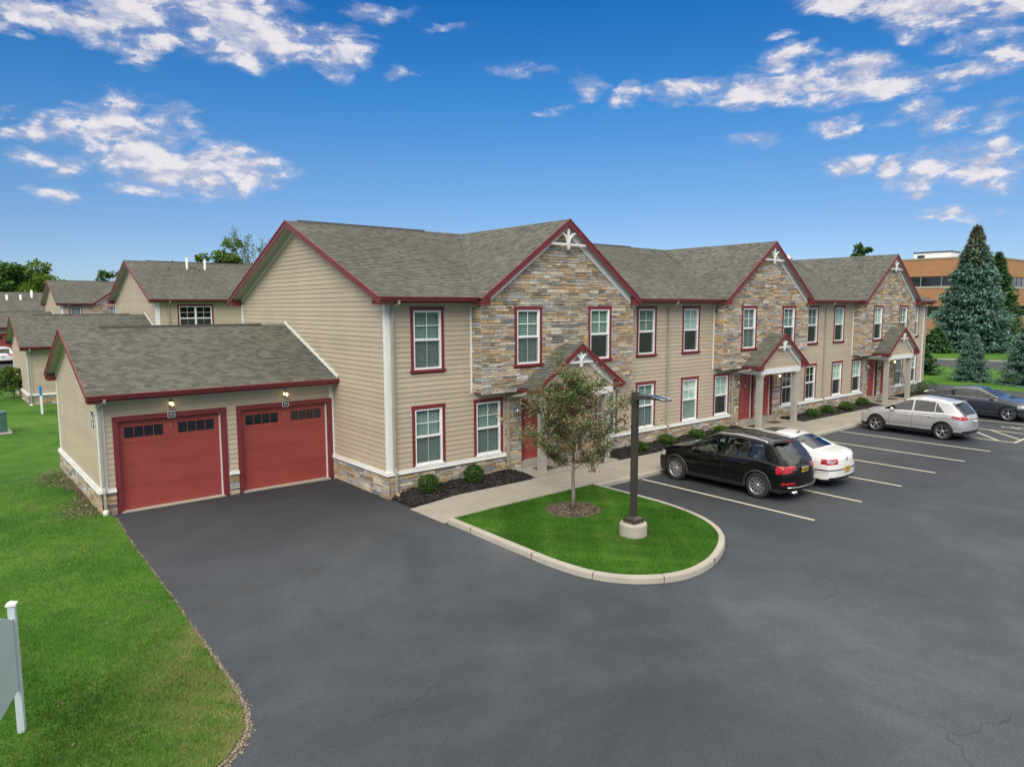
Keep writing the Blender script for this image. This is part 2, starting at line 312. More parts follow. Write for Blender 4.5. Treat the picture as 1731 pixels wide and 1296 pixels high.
# ------------------------------------------------------------------ mesh builder
class MB:
    def __init__(s): s.v = []; s.f = []; s.m = []; s.uv = []; s.r = []; s.sm = []
    def add(s, vs, fs, m=0, r=0., smooth=False, uvs=None):
        b = len(s.v); s.v += [tuple(v) for v in vs]
        for i, f in enumerate(fs):
            s.f.append(tuple(b+k for k in f)); s.m.append(m); s.r.append(r); s.sm.append(smooth)
            s.uv.append(uvs[i] if uvs else None)
        return s
    def poly(s, pts, m=0, r=0., uv=None): return s.add(pts, [tuple(range(len(pts)))], m, r, False, [uv] if uv else None)
    def box(s, x0, y0, z0, x1, y1, z1, m=0, r=0.):
        if x1 < x0: x0, x1 = x1, x0
        if y1 < y0: y0, y1 = y1, y0
        if z1 < z0: z0, z1 = z1, z0
        vs = [(x0,y0,z0),(x1,y0,z0),(x1,y1,z0),(x0,y1,z0),(x0,y0,z1),(x1,y0,z1),(x1,y1,z1),(x0,y1,z1)]
        return s.add(vs, [(0,3,2,1),(4,5,6,7),(0,1,5,4),(1,2,6,5),(2,3,7,6),(3,0,4,7)], m, r)
    def obox(s, c, ax, ay, az, m=0, r=0.):
        c, ax, ay, az = map(Vector, (c, ax, ay, az))
        if ax.cross(ay).dot(az) < 0: az = -az
        vs = [c+ax*i+ay*j+az*k for k in (-1, 1) for (i, j) in ((-1,-1),(1,-1),(1,1),(-1,1))]
        return s.add(vs, [(0,3,2,1),(4,5,6,7),(0,1,5,4),(1,2,6,5),(2,3,7,6),(3,0,4,7)], m, r)
    def beam(s, p0, p1, w, h, m=0, up=(0,0,1)):
        p0, p1 = Vector(p0), Vector(p1); d = p1-p0; L = d.length; d.normalize()
        sd = d.cross(Vector(up)).normalized(); u = sd.cross(d).normalized()
        return s.obox((p0+p1)/2, d*L/2, sd*w/2, u*h/2, m)
    def prism(s, pts, ext, m=0, r=0.):
        n = len(pts); e = Vector(ext); P = [Vector(p) for p in pts]; Q = [p+e for p in P]
        nrm = Vector((0,0,0))
        for i in range(n): nrm += P[i].cross(P[(i+1) % n])
        fl = nrm.dot(e) > 0
        fs = [tuple(range(n)) if not fl else tuple(reversed(range(n))), tuple(n+i for i in (reversed(range(n)) if not fl else range(n)))]
        for i in range(n):
            j = (i+1) % n
            fs.append((i, j, n+j, n+i) if fl else (j, i, n+i, n+j))
        return s.add(P+Q, fs, m, r)
    def tube(s, pts, rad, n=8, m=0, cap=True, smooth=True, r=0., sq=1.):
        pts = [Vector(p) for p in pts]; k = len(pts)
        if not hasattr(rad, '__len__'): rad = [rad]*k
        vs = []; up = Vector((0,0,1)); prev = None
        for i, p in enumerate(pts):
            d = (pts[min(i+1, k-1)]-pts[max(i-1, 0)]).normalized()
            if prev is None:
                a = d.cross(up)
                if a.length < .05: a = d.cross(Vector((1,0,0)))
                a.normalize()
            else:
                a = (prev-d*prev.dot(d))
                if a.length < 1e-4: a = d.orthogonal()
                a.normalize()
            prev = a; b = d.cross(a)
            for j in range(n):
                t = 2*PI*(j+.5)/n
                vs.append(p+a*math.cos(t)*rad[i]+b*math.sin(t)*rad[i]*sq)
        fs = []
        for i in range(k-1):
            for j in range(n):
                q = (j+1) % n; fs.append((i*n+j, i*n+q, (i+1)*n+q, (i+1)*n+j))
        if cap: fs.append(tuple(reversed(range(n)))); fs.append(tuple((k-1)*n+j for j in range(n)))
        return s.add(vs, fs, m, r, smooth)
    def lathe(s, prof, n=24, m=0, c=(0,0,0), axis='z', smooth=True, r=0.):
        vs = []
        for (rr, h) in prof:
            for j in range(n):
                t = 2*PI*j/n; a, b = rr*math.cos(t), rr*math.sin(t)
                q = {'z': (a, b, h), 'y': (b, h, a), 'x': (h, a, b)}[axis]
                vs.append((q[0]+c[0], q[1]+c[1], q[2]+c[2]))
        fs = []
        for i in range(len(prof)-1):
            for j in range(n):
                q = (j+1) % n; fs.append((i*n+j, i*n+q, (i+1)*n+q, (i+1)*n+j))
        return s.add(vs, fs, m, r, smooth)
    def build(s, name, mats, parent=None, bevel=0, label=None):
        me = bpy.data.meshes.new(name)
        me.from_pydata(s.v, [], s.f)
        mats = mats if isinstance(mats, (list, tuple)) else [mats]
        for x in mats: me.materials.append(x if not isinstance(x, str) else M[x])
        me.polygons.foreach_set('material_index', s.m)
        me.polygons.foreach_set('use_smooth', s.sm)
        a = me.attributes.new('rnd', 'FLOAT', 'FACE'); a.data.foreach_set('value', s.r)
        if any(u is not None for u in s.uv):
            l = me.uv_layers.new(name='uv'); buf = []
            for f, u in zip(s.f, s.uv):
                if u is None: buf += [0., 0.]*len(f)
                else:
                    for q in u: buf += [q[0], q[1]]
            l.data.foreach_set('uv', buf)
        me.update()
        o = bpy.data.objects.new(name, me); COL.objects.link(o); o.parent = parent
        if bevel:
            bv = o.modifiers.new('bevel', 'BEVEL'); bv.width = bevel; bv.segments = 2; bv.limit_method = 'ANGLE'; bv.angle_limit = .7
        if label: o['label'] = label
        return o

def raw_mesh(name, co, faces_n, mat_, rnd, parent=None, nv=3):
    """fast build: co (F*nv,3) unshared vertices, F faces of nv corners"""
    me = bpy.data.meshes.new(name); F = len(rnd)
    me.vertices.add(F*nv); me.vertices.foreach_set('co', np.asarray(co, np.float32).ravel())
    me.loops.add(F*nv); me.loops.foreach_set('vertex_index', np.arange(F*nv, dtype=np.int32))
    me.polygons.add(F); me.polygons.foreach_set('loop_start', np.arange(0, F*nv, nv, dtype=np.int32))
    me.materials.append(M[mat_])
    a = me.attributes.new('rnd', 'FLOAT', 'FACE'); a.data.foreach_set('value', np.asarray(rnd, np.float32))
    me.update(calc_edges=True); me.validate()
    o = bpy.data.objects.new(name, me); COL.objects.link(o); o.parent = parent
    return o

def thing(name, label, cat, loc=(0,0,0), rotz=0., group=None):
    o = bpy.data.objects.new(name, None); COL.objects.link(o); o.empty_display_size = .3
    o.location = loc; o.rotation_euler = (0, 0, rotz); o['label'] = label; o['category'] = cat
    if group: o['group'] = group
    return o
def tag(o, label, cat, group=None):
    o['label'] = label; o['category'] = cat
    if group: o['group'] = group
    return o
def struct(o, kind='structure'): o['kind'] = kind; return o
def dup(src, parent, loc=None):
    c = src.copy(); COL.objects.link(c); c.parent = parent
    if loc: c.location = loc
    return c
def dup_tree(src, parent, loc=None):
    c = dup(src, parent, loc)
    for ch in [o for o in list(bpy.data.objects) if o.parent == src]: dup(ch, c)
    return c

# clipping in 2D
def clip(poly, a, b, c):
    out = []; n = len(poly)
    for i in range(n):
        p, q = poly[i], poly[(i+1) % n]
        dp, dq = a*p[0]+b*p[1]+c, a*q[0]+b*q[1]+c
        if dp >= -1e-9: out.append(p)
        if (dp > 1e-9 and dq < -1e-9) or (dp < -1e-9 and dq > 1e-9):
            t = dp/(dp-dq); out.append((p[0]+(q[0]-p[0])*t, p[1]+(q[1]-p[1])*t))
    return out
def area(p): return .5*abs(sum(p[i][0]*p[(i+1) % len(p)][1]-p[(i+1) % len(p)][0]*p[i][1] for i in range(len(p))))

def courses(mb, poly, O, U, V, N, e, lift, holes=(), m=0, v0=None):
    """lapped courses (siding or shingles) over a convex polygon in (u,v)"""
    O, U, V, N = map(Vector, (O, U, V, N)); flip = U.cross(V).dot(N) < 0
    vmin = min(p[1] for p in poly); vmax = max(p[1] for p in poly)
    if v0 is None: v0 = vmin
    k0 = math.floor((vmin-v0)/e+1e-6)
    while True:
        a = v0+k0*e; b = a+e; k0 += 1
        if a >= vmax-1e-6: break
        rr = random.random()
        cuts = sorted({a, b} | {h for H in holes for h in (H[1], H[3]) if a < h < b})
        for c0, c1 in zip(cuts, cuts[1:]):
            P = clip(clip(poly, 0, 1, -c0), 0, -1, c1)
            if len(P) < 3: continue
            act = sorted((H[0], H[2]) for H in holes if H[1] < c1-1e-6 and H[3] > c0+1e-6)
            iv = []; cur = -1e9
            for h0, h1 in act:
                if h0 > cur: iv.append((cur, h0))
                cur = max(cur, h1)
            iv.append((cur, 1e9))
            for u0, u1 in iv:
                Q = P
                if u0 > -1e8: Q = clip(Q, 1, 0, -u0)
                if u1 < 1e8: Q = clip(Q, -1, 0, u1)
                if len(Q) < 3 or area(Q) < 1e-6: continue
                pts = [O+U*p[0]+V*p[1]+N*(lift*(1-(p[1]-a)/e)) for p in Q]; uv = list(Q)
                if sum(Q[i][0]*Q[(i+1) % len(Q)][1]-Q[(i+1) % len(Q)][0]*Q[i][1] for i in range(len(Q))) < 0:
                    pts.reverse(); uv.reverse()
                if flip: pts.reverse(); uv.reverse()
                mb.poly(pts, m, rr, uv)
                lo = [p for p in Q if abs(p[1]-a) < 1e-6]
                if len(lo) >= 2:
                    ul, uh = min(p[0] for p in lo), max(p[0] for p in lo)
                    q0, q1 = O+U*ul+V*a, O+U*uh+V*a
                    w = [q0, q1, q1+N*lift, q0+N*lift]
                    if flip: w.reverse()
                    mb.poly(w, m, rr, [(ul, a), (uh, a), (uh, a), (ul, a)] if not flip else [(ul, a), (uh, a), (uh, a), (ul, a)])

def stones(mb, poly, O, U, V, N, holes=(), m=0, mm=1, hs=(.07, .135), ls=(.22, .62), dep=(.02, .05), base=True):
    O, U, V, N = map(Vector, (O, U, V, N)); flip = U.cross(V).dot(N) < 0
    if base: courses(mb, poly, O, U, V, N, 50, 0.0001, holes, mm)
    vmax = max(p[1] for p in poly); v = min(p[1] for p in poly)
    while v < vmax-.02:
        h = min(random.uniform(*hs), vmax-v)
        if vmax-v-h < .04: h = vmax-v
        vm = v+h/2
        row = clip(clip(poly, 0, 1, -vm+.002), 0, -1, vm+.002)
        if len(row) < 3: v += h; continue
        a, b = min(p[0] for p in row), max(p[0] for p in row)
        act = sorted((H[0], H[2]) for H in holes if H[1] < v+h*.6 and H[3] > v+h*.4)
        iv = []; cur = a
        for h0, h1 in act:
            if h0 > cur: iv.append((cur, min(h0, b)))
            cur = max(cur, h1)
        if cur < b: iv.append((cur, b))
        for u0, u1 in iv:
            u = u0
            while u < u1-.01:
                l = random.uniform(*ls)
                if random.random() < .2: l *= .5
                if u+l > u1-.12: l = u1-u
                d = random.uniform(*dep); g = .004; i_ = .006
                sub = [(v, v+h)] if (h < .1 or random.random() > .25) else [(v, v+h*.5), (v+h*.5, v+h)]
                for va, vb in sub:
                    d = random.uniform(*dep); tl = random.uniform(-.008, .008)
                    q = [(u+g, va+g), (u+l-g, va+g), (u+l-g, vb-g), (u+g, vb-g)]
                    f = [(u+g+i_, va+g+i_), (u+l-g-i_, va+g+i_), (u+l-g-i_, vb-g-i_), (u+g+i_, vb-g-i_)]
                    B = [O+U*x+V*y for x, y in q]; Fq = [O+U*x+V*y+N*(d+(tl if i in (0, 3) else -tl)) for i, (x, y) in enumerate(f)]
                    fs = [(4, 5, 6, 7), (0, 1, 5, 4), (1, 2, 6, 5), (2, 3, 7, 6), (3, 0, 4, 7)]
                    if flip: fs = [tuple(reversed(t)) for t in fs]
                    mb.add(B+Fq, fs, m, random.random())
                u += l
        v += h
    return mb
def text_mesh(txt, size, loc, rot, mat_, parent, name='lettering', ext=.002):
    cu = bpy.data.curves.new('t', 'FONT'); cu.body = txt; cu.size = size; cu.extrude = ext; cu.align_x = 'CENTER'; cu.align_y = 'CENTER'
    t = bpy.data.objects.new('t', cu); COL.objects.link(t)
    dg = bpy.context.evaluated_depsgraph_get(); me = bpy.data.meshes.new_from_object(t.evaluated_get(dg))
    bpy.data.objects.remove(t)
    me.materials.clear(); me.materials.append(M[mat_])
    o = bpy.data.objects.new(name, me); COL.objects.link(o); o.parent = parent; o.location = loc; o.rotation_euler = rot
    return o
# ------------------------------------------------------------------ windows
_wc = {}
def window(parent, x0, z0, y, w=1.19, h=2.03, kind='upper', fill='blinds', name='window', wide=False, nrm=-1):
    """red trimmed double-hung window on a wall facing -y; local origin at the lower left corner of the trim"""
    key = (round(w, 2), round(h, 2), kind, fill, wide)
    if key in _wc:
        o = dup_tree(_wc[key], parent, (x0, y, z0)); return o
    t = .10; b = MB(); low = kind == 'lower'
    sill = .13 if not low else .0
    b.box(0, -.032, sill, t, 0, h-.12); b.box(w-t, -.032, sill, w, 0, h-.12)
    b.box(-.015, -.040, h-.12, w+.015, .0, h)
    if not low: b.box(-.04, -.075, 0.055, w+.04, 0, sill); b.box(0, -.030, 0, w, -.002, .053)
    win = b.build(name, 'red', parent, .004); win.location = (x0, y, z0)
    f = MB(); X0, X1, Z0, Z1 = t+.002, w-t-.002, sill+.002, h-.122
    if low: f.box(X0-.03, -.07, -.035, X1+.03, -.001, .028); Z0 = .03
    units = [(X0, X1)] if not wide else [(X0, (X0+X1)/2), ((X0+X1)/2, X1)]
    for (a, c) in units:
        fr = .042
        f.box(a, -.022, Z0, a+fr, .10, Z1); f.box(c-fr, -.022, Z0, c, .10, Z1)
        f.box(a+fr, -.022, Z0, c-fr, .10, Z0+fr); f.box(a+fr, -.022, Z1-fr, c-fr, .10, Z1)
        zm = (Z0+Z1)/2
        f.box(a+fr, -.008, zm-.022, c-fr, .06, zm+.022)
        # sash stiles
        for (s0, s1, yy) in ((Z0+fr, zm-.022, .012), (zm+.022, Z1-fr, -.002)):
            f.box(a+fr, yy, s0, a+fr+.02, .05, s1); f.box(c-fr-.02, yy, s0, c-fr, .05, s1)
            f.box(a+fr+.02, yy, s0, c-fr-.02, .05, s0+.02); f.box(a+fr+.02, yy, s1-.02, c-fr-.02, .05, s1)
        xm = (a+c)/2; zq = (zm+.022+Z1-fr)/2
        f.box(xm-.009, .020, zm+.058, xm+.009, .036, Z1-fr-.02); f.box(a+fr+.02, .021, zq-.009, c-fr-.02, .035, zq+.009)
        if wide or fill in ('blinds', 'none'): f.box(xm-.009, .024, Z0+fr+.02, xm+.009, .036, zm-.058)
    f.build('frame', 'vinyl', win)
    p = MB()
    for (a, c) in units: p.poly([(a+.05, .040, Z0+.05), (c-.05, .040, Z0+.05), (c-.05, .040, Z1-.05), (a+.05, .040, Z1-.05)])
    p.build('pane', 'glass', win)
    q = MB(); zm = (Z0+Z1)/2
    for (a, c) in units: q.poly([(a+.056, -.002, Z0+.056), (c-.056, -.002, Z0+.056), (c-.056, -.002, zm-.03), (a+.056, -.002, zm-.03)])
    q.build('insect_screen', 'screen', win)
    if fill != 'none':
        s = MB(); zt, zb = Z1-.03, Z0+.05
        if fill in ('blinds_half', 'shade_half'): zb = (Z0+Z1)/2-.02
        if fill.startswith('blinds'):
            for (a, c) in units:
                z = zt
                s.box(a+.06, .075, zt-.01, c-.06, .12, zt+.03)
                while z > zb:
                    s.obox(((a+c)/2, .10, z), ((c-a)/2-.065, 0, 0), (0, .016, .019), (0, -.0010, .0008)); z -= .066
            s.build('blinds', 'blind', win)
        else:
            for (a, c) in units:
                n = 22; xs = [a+.05+(c-a-.1)*i/n for i in range(n+1)]
                vs = []; 
                for i, x in enumerate(xs):
                    yy = .11+.018*math.sin(i*1.9)+.006*math.sin(i*.7)
                    vs += [(x, yy, zb), (x, yy, zt)]
                s.add(vs, [(2*i, 2*i+2, 2*i+3, 2*i+1) for i in range(n)], smooth=True)
            s.build('curtain', 'curtain', win)
    _wc[key] = win
    return win
def whole(x0, z0, w=1.19, h=2.03, low=False): return (x0+.07, z0+(.0 if low else .05), x0+w-.07, z0+h-.06)

def bracket(parent, cx, y, zap, half, slope, drop, s=1.):
    """white king-post bracket in the peak of a gable facing -y"""
    b = MB(); zb = zap-drop; hw = drop/slope-.03
    b.box(cx-hw, y-.05, zb-.035, cx+hw, y, zb+.035)
    b.box(cx-.045*s, y-.055, zb-.16*s, cx+.045*s, y-.005, zap-.1)
    b.box(cx-.06*s, y-.06, zb-.10*s, cx+.06*s, y, zb-.06*s)
    for sg in (-1, 1):
        R = drop*.62
        pts = [(cx+sg*(.03+R*(1-math.cos(a))), y-.028, zb+.02+R*math.sin(a)*.95) for a in [i*PI/2/7 for i in range(8)]]
        pts2 = [(cx+sg*(hw*.75-R*.55*math.sin(a)), y-.027, zb+.02+(R*.5)*(math.cos(a)) ) for a in [i*PI/2/5 for i in range(6)]]
        b.tube(pts, .042*s, 6, smooth=False)
    return b.build('gable_bracket', 'white', parent)

def downspout(parent, pts, r=.04):
    b = MB(); b.tube(pts, r*1.25, 4, smooth=False)
    for p in pts[1:-1:2]: pass
    o = b.build('downspout', 'greige', parent, .004); return o
def gutter(parent, x0, x1, y, z, name='gutter'):
    """K-style gutter along x, back at y, top at z, hanging towards -y"""
    b = MB(); prof = [(0, 0), (0, -.115), (-.07, -.125), (-.085, -.10), (-.085, -.07), (-.12, -.03), (-.12, 0)]
    b.prism([(x0, y+a, z+c) for a, c in prof], (x1-x0, 0, 0))
    return b.build(name, 'red', parent)
def lantern(parent, x, y, z, lit, name='wall_light'):
    b = MB(); b.box(x-.055, y-.025, z-.13, x+.055, y, z+.13)
    b.tube([(x, y-.02, z+.08), (x, y-.09, z+.14), (x, y-.14, z+.11)], .012, 6)
    b.lathe([(0, .16), (.03, .15), (.085, .105), (.085, .095)], 12, 0, (x, y-.14, z))
    b.lathe([(.055, -.13), (.06, -.125), (.0, -.14)], 12, 0, (x, y-.14, z))
    for k in range(4):
        a = PI/4+k*PI/2; b.tube([(x+.078*math.cos(a), y-.14+.078*math.sin(a), z+.10), (x+.055*math.cos(a), y-.14+.055*math.sin(a), z-.13)], .006, 5)
    o = b.build(name, 'nickel', parent)
    g = MB(); g.lathe([(.072, .095), (.051, -.125)], 12, 0, (x, y-.14, z)); g.build('lamp_glass', 'lampglass', o)
    if lit:
        l = MB(); l.lathe([(0, .075), (.022, .06), (.030, .03), (.022, -.01), (0, -.02)], 10, 0, (x, y-.14, z)); l.build('bulb', 'bulb', o)
    return o

def front_door(parent, x0, z0, y, w, h, wreath=False, storm=True):
    """red panelled entry door with trim, facing -y, in a hole of w x h"""
    b = MB(); t = .11; X1 = x0+w
    b.box(x0, y-.045, z0, x0+t, y+.0, z0+h); b.box(X1-t, y-.045, z0, X1, y, z0+h); b.box(x0, y-.05, z0+h, X1, y, z0+h+.13)
    b.box(x0+t-.02, y+.001, z0, x0+t, y+.13, z0+h); b.box(X1-t, y+.001, z0, X1-t+.02, y+.13, z0+h)
    d = b.build('door_trim', 'red', parent, .004)
    l = MB(); a, c = x0+t, X1-t; yy = y+.09
    l.box(a+.01, yy, z0+.0, c-.01, yy+.04, z0+h-.0)
    mid = (a+c)/2
    for (u0, u1) in ((a+.12, mid-.05), (mid+.05, c-.12)):
        for (v0, v1) in ((.2, .85), (1.0, 1.55), (1.68, h-.14)):
            l.box(u0, yy-.014, z0+v0, u1, yy+.001, z0+v1); l.box(u0+.035, yy-.024, z0+v0+.035, u1-.035, yy-.013, z0+v1-.035)
    leaf = l.build('door', 'reddoor', parent, .005)
    e = MB(); e.box(c-.035, yy-.05, z0+.02, c-.012, yy-.002, z0+h-.01); e.build('weather_strip', 'white', leaf)
    h_ = MB(); h_.lathe([(0, -.055), (.024, -.05), (.03, -.03), (.015, -.012), (.028, 0)], 12, 0, (a+.09, yy, z0+.98), 'y')
    h_.lathe([(0, -.02), (.026, -.018), (.026, 0)], 12, 0, (a+.09, yy, z0+1.14), 'y'); h_.build('door_handle', 'brass', leaf)
    k = MB(); k.box(mid-.035, yy-.05, z0+1.50, mid+.035, yy-.022, z0+1.64); k.build('knocker', 'nickel', leaf)
    s = MB(); s.box(x0+.02, y-.14, .10, X1-.02, y+.12, z0-.001); s.build('threshold', 'concrete', parent, .006)
    return leaf

# ------------------------------------------------------------------ the long building
LEN, DEP, ZE, ZR = 39.1, 12.0, 5.86, 8.66
P = 13.1
SL = (ZR-5.96)/(DEP/2+.45)
apt = thing('apartment_building', 'long two-storey tan-sided apartment building with three stone-faced gables and red trim, beside the car park', 'apartment building', (0, 0, 0))
WU, WL = (.82, 3.66), (.82, .85)
upper_fill = {0: 'blinds', 1: 'shade', 2: 'shade'}
def build_front():
    holes = []; wins = []
    for k in range(3):
        o = P*k
        lst = [(.82, 3.66, 0, 'upper'), (11.04, 3.66, 0, 'upper'), (.82, .85, 0, 'lower'), (3.13, .85, 0, 'lower'), (8.76, .80, 0, 'lower'), (11.04, .85, 0, 'lower')]
        fills = {0: ['blinds', 'blinds_half', 'blinds', 'blinds', 'blinds', 'blinds'],
                 1: ['shade_half', 'blinds_half', 'shade', 'shade_half', 'none', 'none'],
                 2: ['shade_half', 'shade_half', 'shade_half', 'shade_half', 'blinds', 'blinds_half']}[k]
        if k == 2: lst[1] = (10.84, 3.66, 0, 'upper'); lst[5] = (10.84, .85, 0, 'lower')
        for (x, z, y, kd), fl in zip(lst, fills):
            h = 2.03 if kd == 'upper' else 1.86
            if z == .80: h = 1.84
            window(apt, o+x, z, y, 1.19, h, kd, fl)
            holes.append(whole(o+x, z, 1.19, h, kd == 'lower'))
        holes.append((o+4.41, -1, o+8.66, 2.96)); holes.append((o+3.16, 2.96, o+10.24, 9))
    w = MB()
    courses(w, [(0, .74), (LEN, .74), (LEN, ZE+.05), (0, ZE+.05)], (0, 0, 0), (1, 0, 0), (0, 0, 1), (0, -1, 0), .150, .019, holes)
    w.build('siding_wall', 'siding', apt)
    # stone base along the front + entrance stone
    segs = [(-.0, 4.41)]+[(P*k+8.66, P*(k+1)+4.41) for k in range(2)]+[(2*P+8.66, LEN)]
    for a, c in segs:
        b = MB(); stones(b, [(a, -.1), (c, -.1), (c, .70), (a, .70)], (0, -.03, 0), (1, 0, 0), (0, 0, 1), (0, -1, 0))
        if a > .1: b.build('stone_base', ['stone', 'mortar'], apt)
        else: b0 = b
    b = b0
    stones(b, [(-.08, -.1), (3.62, -.1), (3.62, .70), (-.08, .70)], (-.03, 0, 0), (0, 1, 0), (0, 0, 1), (-1, 0, 0))
    b.build('stone_base', ['stone', 'mortar'], apt)
    l = MB()
    for a, c in segs:
        a0 = a-(.12 if a < .1 else 0)
        l.box(a0, -.115, .705, c, 0, .735); l.box(a0+.01, -.095, .735, c, 0, .80)
    l.box(-.115, -.001, .705, -.001, 3.61, .735); l.box(-.095, -.001, .735, -.001, 3.61, .80)
    l.build('ledge', 'white', apt)
    for k in range(3):
        o = P*k; e = MB()
        stones(e, [(o+4.41, -.1), (o+8.66, -.1), (o+8.66, 2.95), (o+4.41, 2.95)], (0, 0, 0), (1, 0, 0), (0, 0, 1), (0, -1, 0),
               [(o+5.13, -1, o+6.42, 2.63), (o+6.86, -1, o+8.04, 2.63)])
        e.build('entrance_stone', ['stone', 'mortar'], apt)
    # upper stone bays
    for k in range(3):
        o = P*k; s = MB(); yb = -.45; x0, x1 = o+3.12, o+10.28; cx = o+6.70
        ap = 8.50; slp = .718
        poly = [(x0, 2.95), (x1, 2.95), (x1, ap-slp*(x1-cx)), (cx, ap), (x0, ap-slp*(cx-x0))]
        hs = [whole(o+4.45, 3.66), whole(o+7.86, 3.66)]
        stones(s, poly, (0, yb, 0), (1, 0, 0), (0, 0, 1), (0, -1, 0), hs)
        stones(s, [(0, 2.95), (.45, 2.95), (.45, 5.9), (0, 5.9)], (x0, yb, 0), (0, 1, 0), (0, 0, 1), (-1, 0, 0))
        stones(s, [(0, 2.95), (.45, 2.95), (.45, 5.9), (0, 5.9)], (x1, yb, 0), (0, 1, 0), (0, 0, 1), (1, 0, 0))
        s.poly([(x0, yb, 2.95), (x0, 0.02, 2.95), (x1, .02, 2.95), (x1, yb, 2.95)], 1)
        s.build('stone_bay', ['stone', 'mortar'], apt)
        f = [('blinds', 'blinds_half'), ('blinds', 'blinds_half'), ('shade_half', 'blinds')][k]
        window(apt, o+4.45, 3.66, yb-.025, 1.19, 2.03, 'upper', f[0]); window(apt, o+7.86, 3.66, yb-.025, 1.19, 2.03, 'upper', f[1])
        t = MB(); t.box(x0-.075, -.03, 2.92, x0-.045, .0, 5.86); t.box(x0-.11, -.022, 2.92, x0-.076, 0, 5.86)
        t.box(x0-.0, yb-.02, 2.915, x1, yb+.03, 2.948)
        t.build('bay_trim', 'white', apt)
        # doors
        front_door(apt, o+5.14, .42, .03, 1.27, 2.19); front_door(apt, o+6.87, .42, .03, 1.16, 2.19)
        lantern(apt, o+4.82, -.05, 2.15, False); lantern(apt, o+8.36, -.05, 2.28, k > 0)
        plq = MB(); plq.box(o+6.50, -.085, 1.95, o+6.78, -.055, 2.10); plq.build('number_plaque', 'plaque', apt)
    # corner boards + friezes
    c = MB()
    c.box(-.022, -.03, .80, .14, -.001, 5.80); c.box(-.030, -.022, .80, -.001, .12, 5.80); c.build('corner_board', 'white', apt)
    c = MB(); c.box(LEN-.14, -.03, .80, LEN+.022, -.001, 5.80); c.build('corner_board', 'white', apt); c = MB(); c.box(-.03, 11.86, .74, 0, 12.02, 5.8)
    c.build('corner_board', 'white', apt)
    fz = MB()
    for a, d in [(0.14, 3.04), (10.32, P+3.04), (P+10.32, 2*P+3.04), (2*P+10.32, LEN-.14)]: fz.box(a, -.024, 5.66, d, -.001, 5.86)
    fz.build('frieze_board', 'soffit', apt)
    # left gable wall
    g = MB(); zt = lambda y: 5.96+SL*(min(y, DEP-y)+.45)-.10
    courses(g, [(0, .74), (DEP, .74), (DEP, zt(DEP)), (DEP/2, zt(DEP/2)), (0, zt(0))], (0, 0, 0), (0, 1, 0), (0, 0, 1), (-1, 0, 0), .150, .019)
    g.build('gable_wall', 'siding', apt)
    g = MB()
    courses(g, [(0, .0), (DEP, .0), (DEP, zt(DEP)), (DEP/2, zt(DEP/2)), (0, zt(0))], (LEN, 0, 0), (0, 1, 0), (0, 0, 1), (1, 0, 0), .150, .019)
    g.build('gable_wall', 'siding', apt)
    g = MB()
    courses(g, [(0, .0), (LEN, .0), (LEN, ZE), (0, ZE)], (0, DEP, 0), (1, 0, 0), (0, 0, 1), (0, 1, 0), .150, .019)
    g.build('rear_wall', 'siding', apt)
build_front()

def gable_roof_x(parent, x0, x1, ymid, half, ze, zr, oh, ex, holes=(), vent=None, name='roof'):
    """ridge along x; eaves at ymid -/+ (half+oh)"""
    sl = (zr-ze)/(half+oh); n = Vector((0, -sl, 1)).normalized(); run = half+oh; sd = math.hypot(run, zr-ze)
    V = Vector((0, run, zr-ze)).normalized()
    r = MB()
    courses(r, [(0, 0), (x1-x0, 0), (x1-x0, sd), (0, sd)], (x0, ymid-run, ze), (1, 0, 0), V, n, ex, .014, holes)
    Vb = Vector((0, -run, zr-ze)).normalized(); nb = Vector((0, sl, 1)).normalized()
    courses(r, [(0, 0), (x1-x0, 0), (x1-x0, sd), (0, sd)], (x0, ymid+run, ze), (1, 0, 0), Vb, nb, ex, .014)
    o = r.build(name, 'shingle', parent)
    if vent:
        v = MB()
        for a, c in vent:
            v.prism([(a, ymid-.14, zr-.05), (a, ymid, zr+.045), (a, ymid+.14, zr-.05)], (c-a, 0, 0))
        v.build('ridge_vent', 'ridge', o)
    return o, sl
def rake_x(parent, x, sgn, ymid, run, ze, zr, wallx, w=.19, box=True):
    """red barge boards, soffit and frieze of a gable end facing -x (sgn -1) or +x; roof edge at x"""
    r = MB(); s = MB(); f = MB(); sl = (zr-ze)/run; th = .025
    for d in (-1, 1):
        ye = ymid+d*run
        r.prism([(x, ye, ze+.012), (x, ymid, zr+.012), (x, ymid, zr-w*1.1), (x, ye, ze-w*1.1)], (-sgn*th, 0, 0))
        r.prism([(x+sgn*.018, ye, ze+.016), (x+sgn*.018, ymid, zr+.016), (x+sgn*.018, ymid, zr-.05), (x+sgn*.018, ye, ze-.05)], (-sgn*.0175, 0, 0))
        s.prism([(x-sgn*th, ye, ze-w*.72), (x-sgn*th, ymid, zr-w*.72), (x-sgn*th, ymid, zr-w*.80), (x-sgn*th, ye, ze-w*.80)], (wallx-(x-sgn*th), 0, 0))
        yw = ymid+d*(run-.45)
        f.prism([(wallx+sgn*.03, yw, ze+.45*sl-w*.81), (wallx+sgn*.03, ymid, zr-w*.81), (wallx+sgn*.03, ymid, zr-w*.81-.14), (wallx+sgn*.03, yw, ze+.45*sl-w*.81-.14)], (-sgn*.029, 0, 0))
        if box:
            r.prism([(x-sgn*.03, ye-d*.001, ze-.22), (x-sgn*.03, ye-d*.45, ze-.22), (x-sgn*.03, ye-d*.45, ze-.22+.45*sl+.05), (x-sgn*.03, ye-d*.001, ze-.18)], (wallx-x+sgn*.03, 0, 0))
    r.build('barge_board', 'red', parent); s.build('soffit', 'soffit', parent); f.build('rake_frieze', 'white', parent)

